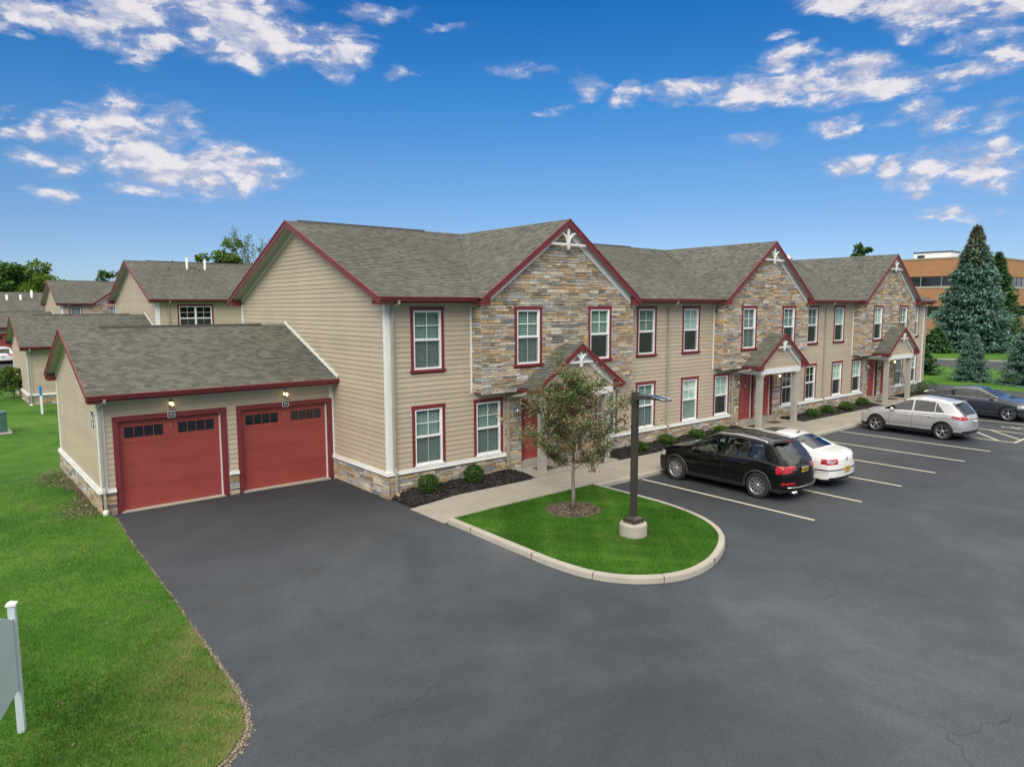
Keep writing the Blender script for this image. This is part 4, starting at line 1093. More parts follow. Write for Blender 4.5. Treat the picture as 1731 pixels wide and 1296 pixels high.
    for s in (-1, 1):
        for a in ax:
            pr = [(math.cos(t)*(arch+.02), math.sin(t)*(arch+.02)) for t in [-.35+(PI+.7)*k/18 for k in range(19)]]
            y0, y1 = s*(hw*.90), s*(hw-.38)
            vs = []
            for (u, w_) in pr: vs += [(a+u, y0, wr_+w_), (a+u, y1, wr_+w_)]
            ln.add(vs, [(2*k, 2*k+2, 2*k+3, 2*k+1) for k in range(18)], smooth=True)
            ln.add([(a+u, y1, wr_+w_) for (u, w_) in pr], [tuple(range(19))])
    ln.box(-L/2+.35, -hw+.30, .20, L/2-.35, hw-.30, .34)
    ln.box(-L/2+.5, -hw+.16, .21, ax[1]-arch if ax[1] < ax[0] else 0, hw-.16, .33) if False else None
    for (a, b) in ((-L/2+.25, min(ax)-arch), (min(ax)+arch, max(ax)-arch), (max(ax)+arch, L/2-.3)): ln.box(a, -hw+.10, .235, b, hw-.10, .36)
    ln.build('underbody', 'black', car_)
    # seams and window trim
    sm = MB()
    for s in (-1, 1):
        for xd in spec['doors']:
            pts = [SY(xd+spec.get('doorlean', .0)*(z-.3), z, s, -.0005) for z in np.linspace(.34, belt(xd)-.005, 9)]
            sm.tube(pts, .0055, 4)
        a, b = min(spec['doors']), max(spec['doors'])
        sm.tube([SY(x, .335, s, -.001) for x in np.linspace(a, b, 12)], .0055, 4)
    # bonnet shut line
    for s in (-1, 1):
        sm.tube([Vector((off(x, .6, top(x)), s*hw*plan(x)*.80, top(x)-.035-.0*(x))) for x in (0,)]*0 or [SY(x, belt(x)-.01, s, -.004) for x in np.linspace(max(spec['doors'])+.05, L/2-.55, 8)], .005, 4)
    sm.build('panel_gap', 'black', car_)
    hd = MB()
    for s in (-1, 1):
        for xh in spec['handles']:
            z = belt(xh)-.13; p = [SY(xh-.09, z, s, .004), SY(xh-.06, z+.003, s, .030), SY(xh+.06, z+.006, s, .030), SY(xh+.09, z+.006, s, .004)]
            hd.tube(p, .015, 6)
    hd.build('door_handle', spec.get('handlemat', spec['paint']), car_)
    for s in (-1, 1):
        mr_ = MB(); xm = spec['mirror']; zm = belt(xm)+.07; yb = sideY(xm, zm)
        mr_.tube([(xm, s*(yb-.02), zm-.04), (xm, s*(yb+.08), zm-.02)], .03, 8)
        mr_.lathe([(0, -.11), (.045, -.105), (.075, -.07), (.085, 0), (.078, .06), (.05, .10), (0, .11)], 14, 0, (0, 0, 0), 'y')
        n = len(mr_.v); k0 = n-7*14
        for q in range(k0, n):
            v = mr_.v[q]; mr_.v[q] = (v[0]*.75+xm+.01, v[1]*1.0+s*(yb+.15), v[2]*.95+zm)
        mr_.build('wing_mirror', spec.get('mirmat', spec['paint']), car_)
    if spec.get('chrome'):
        ch = MB()
        for s in (-1, 1):
            pts = []; x0, x1 = spec['chrome']
            for x in np.linspace(x0, x1, 40):
                zs = min(belt(x), top(x)-.02); z = zs+(top(x)-zs)*.80; pts.append(SY(x, z, s, .003))
            ch.tube(pts, .012, 5)
            ch.tube([SY(x, belt(x)+.012, s, .012) for x in np.linspace(x0, x1, 20)], .010, 5)
        ch.build('window_trim', 'chrome', car_)
    if spec.get('rails'):
        for s in (-1, 1):
            rl = MB(); pts = []
            for x in np.linspace(spec['rails'][0], spec['rails'][1], 24):
                zs = min(belt(x), top(x)-.02); z = zs+(top(x)-zs)*.88; pts.append(Vector((x, s*(sideY(x, z)-.02), z+.035)))
            pts[0].z -= .03; pts[-1].z -= .03; rl.tube(pts, .019, 6); rl.build('roof_rail', 'chrome', car_)
    # interior
    it = MB(); fl = belt(0)
    it.box(min(ax)+.1, -hw+.22, .35, max(ax)-.35, hw-.22, .45)
    it.box(max(ax)-.42, -hw+.25, .45, max(ax)-.12, hw-.25, fl-.06)
    it.box(-L/2+.45, -hw+.25, .6, min(ax)+.30, hw-.25, fl-.12)
    for (xx, yy, ww) in ((.15, .38, .25), (.15, -.38, .25), (-.78, .0, .62)):
        it.box(xx-.25, yy-ww, .45, xx+.27, yy+ww, .62); it.obox((xx-.30, yy, .86), (.06, 0, -.015), (0, ww, 0), (.05*-1, 0, .29))
        for q in ((0,) if ww < .5 else (-.35, .35)): it.obox((xx-.38, yy+q, 1.22), (.045, 0, 0), (0, .13, 0), (-.01, 0, .085))
    it.build('interior', spec.get('intmat', 'seat'), car_, .02)
    sw = MB(); c = Vector((.58, .38, fl-.06)); n_ = 24; pts = [c+Vector((-.28*math.sin(t)*.35, .19*math.cos(t), .19*math.sin(t))) for t in [2*PI*k/n_ for k in range(n_+1)]]
    sw.tube(pts, .022, 6); sw.tube([pts[0], pts[12]], .015, 6); sw.build('steering_wheel', spec.get('swmat', 'black'), car_)
    for a in ax:
        for s in (-1, 1): make_wheel(car_, a, s*(hw-.115), wr_, .23, spec['spokes'][0], spec['spokes'][1], s)
    # plate on the tail
    if spec.get('plate'):
        z, zz = spec['plate']; xr = min(v[0] for v in V_[(abs(V_[:, 1]) < .3) & (abs(V_[:, 2]-z) < .06)])
        p = MB(); p.obox((xr-.012, 0, z), (.006, 0, 0), (0, .17, 0), (-zz, 0, .085)); q = p.build('number_plate', 'plate', car_, .004)
        p = MB(); p.obox((xr-.020, 0, z), (.001, 0, 0), (0, .115, 0), (-zz*.15, 0, .017)); p.build('plate_marking', 'ink', q)
        p = MB(); p.obox((xr-.019, 0, z+.062), (.001, 0, 0), (0, .16, 0), (-zz*.1, 0, .010)); p.obox((xr-.019, 0, z-.066), (.001, 0, 0), (0, .16, 0), (0, 0, .008)); p.build('plate_band', 'ink', q)
    for (nm, mt, pts, r, sq) in spec.get('extra', lambda *a: [])(off, top, belt, SY):
        q = MB(); q.tube(pts, r, 8, sq=sq); q.build(nm, mt, car_)
    return car_

def cls_common(ws, rw, winx, lights, roofglass=None, tl=None):
    def f(x, y, ay, z, g, zt, bl, top, belt):
        r = lights(x, ay, z, g)
        if r: return r
        if g == 'top' or (g == 'green' and z > bl+.86*.86*(zt-bl)):
            if ws[0] < x < ws[1]-.10*(ay/.6)**2*0 and ay < .70-.0*x: return 'windscreen'
            if rw[0] < x < rw[1] and ay < rw[2]: return 'rear_window'
            if roofglass and roofglass[0] < x < roofglass[1] and ay < .47: return 'roof_glass'
        if g == 'green' and zt-bl > .13:
            fr = (z-bl)/(zt-bl)
            if .09 < fr < .78 and z > bl+.03 and winx(x, z-bl) is not None: return 'side_window'
    return f
# black estate-bodied SUV
def suv():
    def wins(x, dz):
        q = x+.15*dz
        if -.18 < x < 1.02: return 0
        if -1.00 < q+.0 < -.25: return 1
        if -1.72+.25*dz*0 < x-.55*dz*0 and x > -1.66+.55*dz and q < -1.06: return 2
        return None
    def lights(x, ay, z, g):
        if x < -1.93 and ay > .40 and .80 < z < 1.005-.05*(x < -2.1)*0 and z > .80+.10*max(0, (.75-ay)/.35): return 'taillight'
        if x < -2.1 and ay > .50 and .50 < z < .56: return 'reflector'
        if x > 1.86 and ay > .50 and .72 < z < .86: return 'headlight'
    def end(x, ay, z):
        if x < 0: return lights(x, ay, z, '')
        if .50 < z < .68 and ay < .38: return 'grille'
        return lights(x, ay, z, '')
    sp = dict(L=4.65, W=1.88, H=1.66, paint='pblack', axles=(1.42, -1.39), wr=.365, clad=.36, lip=.030, archmat='archgrey',
        top=[(-2.325, .93), (-2.30, 1.0), (-2.22, 1.10), (-1.72, 1.57), (-1.64, 1.615), (-1.15, 1.68), (-.5, 1.72), (.02, 1.69), (.28, 1.61), (1.00, 1.165), (1.16, 1.125), (1.75, 1.05), (2.18, .90), (2.29, .76), (2.325, .62)],
        belt=[(-2.33, .98), (-1.4, 1.07), (0, 1.04), (1.2, 1.01), (2.33, .80)], cls=cls_common((.26, .99), (-2.19, -1.73, .62), wins, lights, (-1.2, .05)), end=end, wins=wins,
        doors=[-1.02, -.22, .80], handles=[-.88, -.06], mirror=.66, spokes=(10, 'double'), sideglass='carglass', rearglass='tintglass', rails=(-1.55, .15), plate=(.86, .02), handlemat='pblack', mirmat='pblack', swmat='yellowcloth', intmat='beige',
        extra=lambda off, top, belt, SY: [
            ('spoiler', 'pblack', [Vector((-1.72, -.60, 1.60)), Vector((-1.82, 0, 1.63)), Vector((-1.72, .60, 1.60))], .06, .35),
            ('brake_light', 'redlens', [Vector((-1.85, -.22, 1.595)), Vector((-1.855, .22, 1.595))], .014, 1),
            ('rear_wiper', 'black', [Vector((-2.255, 0, 1.10)), Vector((-2.17, -.30, 1.17))], .012, 1),
            ('tailgate_strip', 'chrome', [Vector((-2.36, -.30, .955)), Vector((-2.37, 0, .965)), Vector((-2.36, .30, .955))], .012, .6),
            ('bumper_strip', 'nickel', [Vector((-2.22, -.76, .425)), Vector((-2.345, -.4, .41)), Vector((-2.365, 0, .41)), Vector((-2.345, .4, .41)), Vector((-2.22, .76, .425))], .014, 1),
            ('tailpipe', 'chrome', [Vector((-2.12, .55, .27)), Vector((-2.34, .55, .27))], .038, 1), ('tailpipe', 'chrome', [Vector((-2.12, .45, .27)), Vector((-2.34, .45, .27))], .038, 1)])
    return sp
M['archgrey'] = mat('arch_plastic', (.045, .046, .048), .6, .15, 5)
M['yellowcloth'] = mat('wheel_cover', (.62, .60, .22), .8, .1, 8)
make_car('parked_car', 'black SUV with roof rails and yellow plate, parked nearest the lamp post', suv(), (9.36, -5.5, 0), PI/2)
def sedan_w():
    def wins(x, dz):
        if -.02 < x < 1.1: return 0
        if -.92 < x < -.10: return 1
        return None
    def lights(x, ay, z, g):
        if x < -2.0 and .74 < z < .905 and ay > .44:
            if math.hypot(ay-.56, (z-.82)) < .045 or (ay > .66 and math.hypot((ay-.74)*.8, z-.82) < .055): return 'tail_lamp_lens'
            return 'taillight'
        if x < -1.75 and .555 < z < .59: return 'bumper_strip'
        if x > 1.95 and ay > .48 and .62 < z < .76: return 'headlight'
    sp = dict(L=4.77, W=1.82, H=1.47, paint='pwhite', axles=(1.42, -1.29), wr=.325, k=9, rearlean=.07,
        top=[(-2.385, .80), (-2.37, .93), (-2.30, 1.0), (-2.1, 1.045), (-1.72, 1.085), (-1.64, 1.10), (-.95, 1.40), (-.6, 1.455), (-.1, 1.475), (.25, 1.45), (1.05, 1.07), (1.2, 1.02), (1.8, .93), (2.2, .78), (2.34, .66), (2.385, .55)],
        belt=[(-2.39, .93), (-1.4, .985), (0, .96), (1.2, .92), (2.39, .72)], cls=cls_common((.32, 1.05), (-1.62, -.96, .60), wins, lights, (-.28, .22)), end=lambda x, ay, z: ('lower_cladding' if z < .36 and x < 0 else lights(x, ay, z, '')), wins=wins,
        doors=[-1.0, -.06, 1.0], handles=[-.85, .10], mirror=.86, spokes=(5, 'wide'), rearglass='tintglass', plate=(.56, .0), clad=.30, lip=.010, archmat='pwhite',
        extra=lambda off, top, belt, SY: [
            ('badge', 'ink', [Vector((-2.372, -.001, .83)), Vector((-2.368, .001, .91))], .045, .3),
            ('antenna', 'black', [Vector((-.75, 0, 1.43)), Vector((-.86, 0, 1.485))], .022, 1)])
    return sp
make_car('parked_car', 'white saloon with round red tail lamps and yellow plate, half hidden behind the black SUV', sedan_w(), (11.75, -5.55, 0), PI/2)
def rogue():
    def wins(x, dz):
        if -.14 < x < 1.0: return 0
        if -1.0 < x < -.21: return 1
        if x > -1.42+.9*dz and x < -1.04: return 2
        return None
    def lights(x, ay, z, g):
        if x < -1.66 and ay > .46 and .86+.05*max(0, (ay-.8)/.1) < z < 1.0 and z < .99 - .10*max(0, (-1.75-x)*0): return 'taillight'
        if x > 1.72 and ay > .50 and .70 < z < .84: return 'headlight'
    sp = dict(L=4.38, W=1.84, H=1.59, paint='psilver', axles=(1.29, -1.36), wr=.345, k=6, clad=.37,
        top=[(-2.19, .88), (-2.16, .98), (-2.06, 1.08), (-1.62, 1.48), (-1.55, 1.53), (-1.05, 1.61), (-.4, 1.65), (.0, 1.615), (.2, 1.555), (.88, 1.13), (1.04, 1.09), (1.65, 1.0), (2.05, .84), (2.16, .70), (2.19, .58)],
        belt=[(-2.2, 1.02), (-1.5, 1.06), (-.6, 1.015), (1.1, .98), (2.2, .76)], cls=cls_common((.19, .87), (-2.04, -1.64, .60), wins, lights), end=lambda x, ay, z: ('lower_cladding' if z < .42 else lights(x, ay, z, '')), wins=wins,
        doors=[-1.04, -.18, .74], handles=[-.9, -.02], mirror=.60, spokes=(5, 'double'), sideglass='tintglass', rearglass='tintglass', plate=None, lip=.030, rails=None, mirmat='psilver',
        extra=lambda off, top, belt, SY: [('spoiler', 'psilver', [Vector((-1.62, -.58, 1.515)), Vector((-1.74, 0, 1.545)), Vector((-1.62, .58, 1.515))], .055, .35),
            ('rear_wiper', 'black', [Vector((-2.10, 0, 1.06)), Vector((-2.0, -.28, 1.13))], .012, 1),
            ('tailgate_strip', 'chrome', [Vector((-2.21, -.26, .93)), Vector((-2.22, 0, .935)), Vector((-2.21, .26, .93))], .014, .6),
            ('number_plate', 'vinyl', [Vector((-2.225, -.15, .80)), Vector((-2.225, .15, .80))], .055, .25)])
    return sp
make_car('parked_car', 'silver crossover with dark tinted windows, parked nose to the walkway right of the empty bays', rogue(), (23.62, -5.62, 0), PI/2-.045)
def sedan_g():
    def wins(x, dz):
        if -.08 < x < .95: return 0
        if -1.02 < x < -.16: return 1
        return None
    def lights(x, ay, z, g):
        if x < -2.0 and ay > .44 and .78 < z < .93: return 'taillight'
        if x > 1.78 and ay > .46 and .62 < z < .76: return 'headlight'
    return dict(L=4.80, W=1.84, H=1.49, paint='pgrey', axles=(1.42, -1.33), wr=.34, k=9, rearlean=.07,
        top=[(-2.40, .82), (-2.38, .96), (-2.32, 1.03), (-2.1, 1.075), (-1.85, 1.09), (-1.7, 1.12), (-1.0, 1.40), (-.6, 1.47), (-.3, 1.50), (.12, 1.465), (.98, 1.08), (1.14, 1.035), (1.8, .94), (2.2, .80), (2.36, .66), (2.40, .55)],
        belt=[(-2.4, .95), (-1.4, .99), (0, .97), (1.2, .93), (2.4, .74)], cls=cls_common((.18, .96), (-1.66, -1.0, .60), wins, lights), end=lambda x, ay, z: ('grille' if x > 0 and ay < .45 and .45 < z < .62 else lights(x, ay, z, '')), wins=wins,
        doors=[-1.08, -.12, .90], handles=[-.92, .04], mirror=.72, spokes=(5, 'double'), plate=None, chrome=(-1.3, .96), clad=.30, lip=.010, archmat='pgrey',
        extra=lambda off, top, belt, SY: [('spoiler', 'pwhite', [Vector((-2.30, -.62, 1.055)), Vector((-2.37, 0, 1.06)), Vector((-2.30, .62, 1.055))], .05, .25)])
make_car('parked_car', 'dark slate saloon with chrome window trim, parked nose outwards beyond the silver crossover', sedan_g(), (31.3, -5.75, 0), -PI/2)
sp = rogue(); sp['paint'] = 'pwhite'; sp['grp'] = False; sp['nx'] = 60
make_car('parked_car', 'white crossover seen from behind, beyond the blank garage at the left edge', sp, (-4.9, 67.2, .28), PI/2)

# ------------------------------------------------------------------ ground
HC = [0]
def hz(x, y):
    t = max(0., min(1., (y-9)/19.)); t = t*t*(3-2*t)
    return .36*t
def sheet(name, outline, z, mat_, step=None, kind='structure', follow=True, hole=None):
    """flat sheet from an outline, optionally following the gentle rise"""
    bm = bmesh.new(); vs = [bm.verts.new((x, y, 0)) for x, y in outline]; bm.faces.new(vs)
    if follow:
        ys = [12, 15, 18, 21, 24, 28]
        for yy in ys:
            g = bm.verts[:]+bm.edges[:]+bm.faces[:]; bmesh.ops.bisect_plane(bm, geom=g, plane_co=(0, yy, 0), plane_no=(0, 1, 0))
    bmesh.ops.triangulate(bm, faces=bm.faces[:])
    for v in bm.verts: v.co.z = z+(hz(v.co.x, v.co.y) if follow else 0)
    for f in bm.faces:
        if f.normal.z < 0: f.normal_flip()
    me = bpy.data.meshes.new(name); bm.to_mesh(me); bm.free(); me.materials.append(M[mat_])
    o = bpy.data.objects.new(name, me); COL.objects.link(o)
    if kind: struct(o, kind)
    return o
# base ground out to the horizon
bm = MB(); X = [-1500, -300, -80, -30, 0, 40, 80, 120, 300, 1500]; Y = [-1500, -300, -60, -20, 5, 9, 12, 15, 18, 21, 24, 28, 60, 140, 300, 1500]
vs = [(x, y, -.035+hz(x, y)) for y in Y for x in X]; nx = len(X)
bm.add(vs, [(j*nx+i, j*nx+i+1, (j+1)*nx+i+1, (j+1)*nx+i) for j in range(len(Y)-1) for i in range(nx-1)])
struct(bm.build('ground', 'lawn'))
edge = [(-6.68, 3.5), (-6.70, 2.4), (-6.80, .5), (-6.86, -1.6), (-6.93, -4.0), (-7.0, -5.6), (-7.06, -7.0), (-7.12, -8.1), (-7.22, -8.75), (-7.45, -9.2), (-7.85, -9.5), (-8.6, -9.75), (-10, -9.95), (-13, -10.1), (-40, -10.4)]
edge = edge[:6]+[(-7.05, -6.8), (-7.09, -7.7), (-7.16, -8.35), (-7.30, -8.85), (-7.50, -9.18), (-7.80, -9.42), (-8.25, -9.62), (-8.9, -9.78), (-10, -9.93), (-13, -10.1), (-40, -10.4)]
lot = [(-6.6, 3.66)]+[(x-.12, y) for x, y in edge]+[(-40, -70), (44.3, -70), (44.3, -8), (45.0, -4.5), (45.6, -1), (46.3, 3), (47.2, 9), (49, 22), (49, 44), (41.5, 44), (40.9, 20), (40.9, -.6), (8, -1), (.2, 3.4)]
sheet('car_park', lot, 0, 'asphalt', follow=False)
sheet('car_park', [(-40, 41), (60, 41), (60, 73), (1, 73), (1, 77.5), (-40, 77.5)], .0, 'asphalt')
sheet('road', [(64, -70), (74.5, -70), (74.5, 2), (72.6, 9), (71, 30), (70, 90), (61, 90), (62.5, 20), (63.5, 5)], -.02, 'asphalt', follow=False)
b = MB()
for a, c in zip([(74.5, -70), (74.5, 2), (72.6, 9), (71, 30)], [(74.5, 2), (72.6, 9), (71, 30), (70, 90)]): b.beam((a[0]+.1, a[1], .03), (c[0]+.1, c[1], .03), .25, .16)
struct(b.build('road_kerb', 'kerb'))
# left lawn sheet with a ragged edge lying a little above the asphalt
rnd_ = random.Random(3)
fine = []
for (a, b_) in zip(edge, edge[1:]):
    n = max(1, int(math.dist(a, b_)/.08)) if a[0] > -12 else 3
    for k in range(n):
        t = k/n; fine.append((a[0]+(b_[0]-a[0])*t+rnd_.uniform(-.025, .025), a[1]+(b_[1]-a[1])*t+rnd_.uniform(-.025, .025)))
fine.append(edge[-1])
lawn = sheet('lawn', [(-6.70, 3.7)]+fine+[(-40, 8.9), (-6.70, 8.9)], .045, 'lawn', follow=False)
soil_e = [(x+.06+.03*math.sin(y*3), y-.03) for x, y in edge]
b = MB()
se = [edge[0]]
for i in range(len(edge)-3):
    for k in range(1, 13): se.append((edge[i][0]+(edge[i+1][0]-edge[i][0])*k/12, edge[i][1]+(edge[i+1][1]-edge[i][1])*k/12))
jt_ = [.018*math.sin(i*.9)+.014*math.sin(i*2.3+1)+rnd_.uniform(-.008, .008)+.035*max(0, min(1, (-p[1]-5)/3)) for i, p in enumerate(se)]
for i in range(len(se)-1):
    a, c = se[i], se[i+1]; d = Vector((c[0]-a[0], c[1]-a[1])).normalized(); nx_, ny_ = -d.y, d.x
    b.poly([(a[0]-nx_*-.10*-1, a[1]-ny_*.10, .036), (a[0]+nx_*(.05+jt_[i]), a[1]+ny_*(.05+jt_[i]), .006), (c[0]+nx_*(.05+jt_[i+1]), c[1]+ny_*(.05+jt_[i+1]), .006), (c[0]-nx_*.10, c[1]-ny_*.10, .036)])
struct(b.build('soil_edge', 'soil'))

# kerbs, island, walk
def kerb_path(pts, w, h, name, closed=False, z0=-.02):
    """kerb as a swept profile; pts is the outer (road side) line, the kerb lies to its left"""
    P_ = [Vector((x, y, 0)) for x, y in pts]; n = len(P_); mb = MB(); prof = [(0, z0), (.012, h-.03), (.035, h), (w, h), (w, z0)]
    vs = []
    for i, p in enumerate(P_):
        d = (P_[min(i+1, n-1)]-P_[max(i-1, 0)]).normalized(); nn = Vector((-d.y, d.x, 0))
        for a, c in prof: vs.append((p.x+nn.x*a, p.y+nn.y*a, c))
    k = len(prof); fs = []
    for i in range(n-1):
        for j in range(k-1): fs.append((i*k+j, (i+1)*k+j, (i+1)*k+j+1, i*k+j+1))
    fs.append(tuple(range(k))); fs.append(tuple(reversed([(n-1)*k+j for j in range(k)])))
    mb.add(vs, fs)
    return struct(mb.build(name, 'kerb'))
def catmull(pts, n=8):
    out = []; Q = [pts[0]]+list(pts)+[pts[-1]]
    for i in range(1, len(Q)-2):
        p0, p1, p2, p3 = map(np.array, Q[i-1:i+3])
        for k in range(n):
            t = k/n; out.append(tuple(.5*((2*p1)+(-p0+p2)*t+(2*p0-5*p1+4*p2-p3)*t*t+(-p0+3*p1-3*p2+p3)*t**3)))
    out.append(tuple(pts[-1])); return out
isl = catmull([(-.03, -3.10), (-.05, -4.5), (-.07, -6.0), (-.06, -7.2), (.12, -8.2), (.62, -8.95), (1.45, -9.42), (2.5, -9.42), (3.7, -8.98), (4.65, -8.3), (5.30, -7.25), (5.62, -5.9), (5.66, -4.4), (5.66, -3.02)], 8)
kerb_path(isl, .16, .14, 'island_kerb')
# joints in the kerb
jb = MB()
for i in range(6, len(isl)-4, 13):
    p, q = Vector((*isl[i], 0)), Vector((*isl[i+1], 0)); d = (q-p).normalized(); nn = Vector((-d.y, d.x, 0))
    jb.obox(p+nn*.08+Vector((0, 0, .0715)), d*.004, nn*.083, (0, 0, .071))
struct(jb.build('kerb_joint', 'dark'))
inner = []
for i, p in enumerate(isl):
    a = Vector(isl[max(i-1, 0)]); c = Vector(isl[min(i+1, len(isl)-1)]); d = (c-a).normalized(); inner.append((p[0]-d.y*.155, p[1]+d.x*.155))
isl_lawn = sheet('island_lawn', inner, .115, 'lawn', follow=False)
# walkway: slab with ramp at its near end
b = MB(); yi, yo = -1.22, -3.02
xsw = [-.10, 1.2, 3.0, 5.5]+[7+i*2.0 for i in range(18)]
def wz(x): return .012+.118*max(0, min(1, (x+.1)/1.6))
pts = [(-.10)]+[1.5*k for k in range(1, 28)]
jt = MB()
for a, c in zip(pts, pts[1:]):
    y_in = -1.30 if a < 4 else yi
    b.add([(a+.006, yo, wz(a)), (c-.006, yo, wz(c)), (c-.006, y_in, wz(c)), (a+.006, y_in, wz(a)), (a+.006, yo, -.05), (c-.006, yo, -.05), (c-.006, y_in, -.05), (a+.006, y_in, -.05)],
          [(0, 1, 2, 3), (4, 5, 1, 0), (5, 6, 2, 1), (6, 7, 3, 2), (7, 4, 0, 3)])
struct(b.build('walkway', 'concrete'))
kerb_path([(5.67+.15*k, -3.17) for k in range(235)], .148, .128, 'walkway_kerb')
for k in range(3):
    b = MB(); b.box(P*k+4.70, -1.215, -.02, P*k+8.75, .0, .165); struct(b.build('porch_slab', 'concrete'))
    for xx in (5.75, 7.45):
        tag(MB().box(P*k+xx-.34, -.75, .167, P*k+xx+.34, -.28, .182).build('doormat', 'mat'), f'brown doormat on the {["nearest", "middle", "farthest"][k]} porch slab, {"left" if xx < 6 else "right"} door', 'doormat', 'doormats on the porches')
# mulch beds
def bed(x0, x1, y0=-1.22, y1=-.03, sk=None):
    n = int((x1-x0)/.25)+1; m_ = 6; vs = []
    for i in range(n+1):
        for j in range(m_+1):
            x = x0+(x1-x0)*i/n; t = j/m_; y = y0+(y1-y0)*t
            if x < .9 and sk: y = max(y, -1.42+(0) )
            z = .10+.13*math.sin(t*PI*.62)+.02*math.sin(x*7+t*4)+.012*math.sin(x*17+t*9)
            if sk: z *= min(1, .25+(x-x0)/.9)
            vs.append((x, y, z))
    mb = MB(); k = m_+1
    mb.add(vs, [(i*k+j, (i+1)*k+j, (i+1)*k+j+1, i*k+j+1) for i in range(n) for j in range(m_)], smooth=True)
    o = struct(mb.build('mulch_bed', 'mulchbase'))
    # chips
    nn = int((x1-x0)*(y1-y0)*(420 if x0 < 12 else 160)); r = np.random.RandomState(int(x0*7)+1)
    X_ = r.uniform(x0, x1, nn); T_ = r.uniform(0, 1, nn); Z_ = .10+.13*np.sin(T_*PI*.62)+.02*np.sin(X_*7+T_*4)+.012*np.sin(X_*17+T_*9)
    if sk: Z_ *= np.minimum(1, .25+(X_-x0)/.9)
    Z_ += .012
    return X_, y0+(y1-y0)*T_, Z_
def chips(name, X_, Y_, Z_, mat_, s=(.015, .05), seed=1):
    r = np.random.RandomState(seed); n = len(X_); a = r.uniform(0, 2*PI, n); l = r.uniform(*s, n); w = l*r.uniform(.3, .6, n); tz = r.uniform(-.5, .5, (n, 2))
    c = np.stack([X_, Y_, Z_], 1); d = np.stack([np.cos(a), np.sin(a), tz[:, 0]], 1)*l[:, None]; e = np.stack([-np.sin(a), np.cos(a), tz[:, 1]], 1)*w[:, None]
    co = np.stack([c-d-e, c+d-e, c+d+e, c-d+e], 1).reshape(-1, 3)
    return struct(raw_mesh(name, co, None, mat_, r.uniform(0, 1, n), nv=4), 'stuff')
allc = [bed(.03, 4.69, y0=-1.31, sk=True), bed(8.76, P+4.69), bed(P+8.76, 2*P+4.69), bed(2*P+8.76, LEN+.6)]
chips('mulch', np.concatenate([c[0] for c in allc]), np.concatenate([c[1] for c in allc]), np.concatenate([c[2] for c in allc]), 'mulch')
# bay markings
b = MB()
def stripe(x0, y0, x1, y1, w=.10): b.beam((x0, y0, .0035), (x1, y1, .0035), w, .003)
for k in range(7):
    x = 7.60+2.764*k; stripe(x+.02, -3.25, x, -9.15)
x6, x7, x8 = 24.18, 26.95, 29.9
stripe(x7, -3.25, x7, -9.2); stripe(x8, -3.3, x8-.05, -9.15); stripe(x6-.05, -9.2, x7+.05, -9.2); stripe(x8+2.8, -3.3, x8+2.8, -9.15)
for k in range(5):
    y = -8.6+k*1.62
    stripe(x6+.05, y, x7-.05, min(y+2.1, -3.3) if k < 4 else -3.3)
stripe(x6+1.0, -9.12, x7-.05, -7.55)
struct(b.build('bay_marking', 'line'))
# wheelchair symbol in the accessible bay
b = MB(); cx, cy = 28.4, -8.25; z = .0045
def ring(cx, cy, r0, r1, a0, a1, n=24):
    for k in range(n):
        t0, t1 = a0+(a1-a0)*k/n, a0+(a1-a0)*(k+1)/n
        b.poly([(cx+r0*math.cos(t0), cy+r0*math.sin(t0), z), (cx+r1*math.cos(t0), cy+r1*math.sin(t0), z), (cx+r1*math.cos(t1), cy+r1*math.sin(t1), z), (cx+r0*math.cos(t1), cy+r0*math.sin(t1), z)])
ring(cx, cy-.1, .26, .34, PI*.75, PI*2.15); ring(cx-.05, cy+.62, 0.001, .09, 0, 2*PI)
b.beam((cx-.05, cy+.5, .0045), (cx, cy+.05, .0045), .09, .002); b.beam((cx, cy+.05, .0045), (cx+.3, cy+.02, .0045), .08, .002); b.beam((cx+.3, cy+.02, .0045), (cx+.42, cy-.32, .0045), .08, .002); b.beam((cx, cy+.3, .0045), (cx+.25, cy+.28, .0045), .07, .002)
struct(b.build('accessible_marking', 'line'))

# ------------------------------------------------------------------ grass blades, leaf litter
def in_poly(px, py, poly):
    inside = np.zeros(len(px), bool); n = len(poly)
    for i in range(n):
        x0, y0 = poly[i]; x1, y1 = poly[(i+1) % n]
        c = ((y0 > py) != (y1 > py)) & (px < (x1-x0)*(py-y0)/(y1-y0+1e-12)+x0); inside ^= c
    return inside
def blades(name, X_, Y_, zf, h, w, seed, rb):
    r = np.random.RandomState(seed); n = len(X_); a = r.uniform(0, 2*PI, n); hh = r.uniform(h[0], h[1], n); ww = r.uniform(w[0], w[1], n)
    lean = r.normal(0, .5, (n, 2))*hh[:, None]
    base = np.stack([X_, Y_, np.full(n, zf)], 1); e = np.stack([np.cos(a)*ww, np.sin(a)*ww, np.zeros(n)], 1)
    tip = base+np.stack([lean[:, 0], lean[:, 1], hh], 1)
    co = np.stack([base-e, base+e, tip], 1).reshape(-1, 3)
    return struct(raw_mesh(name, co, None, 'blade', rb), 'stuff')
r = np.random.RandomState(5)
camx, camy = -10.2, -18.06
def lawn_pts(n, poly, box, seed):
    r = np.random.RandomState(seed); X_ = r.uniform(box[0], box[1], n); Y_ = r.uniform(box[2], box[3], n); k = in_poly(X_, Y_, poly); return X_[k], Y_[k]
def patch(X_, Y_, s, ph):
    return np.sin(X_*s+ph)*np.cos(Y_*s*.8-ph)+.6*np.sin(X_*s*2.3-Y_*s*1.9+ph)+.4*np.sin(X_*s*5.1+Y_*s*4.3)
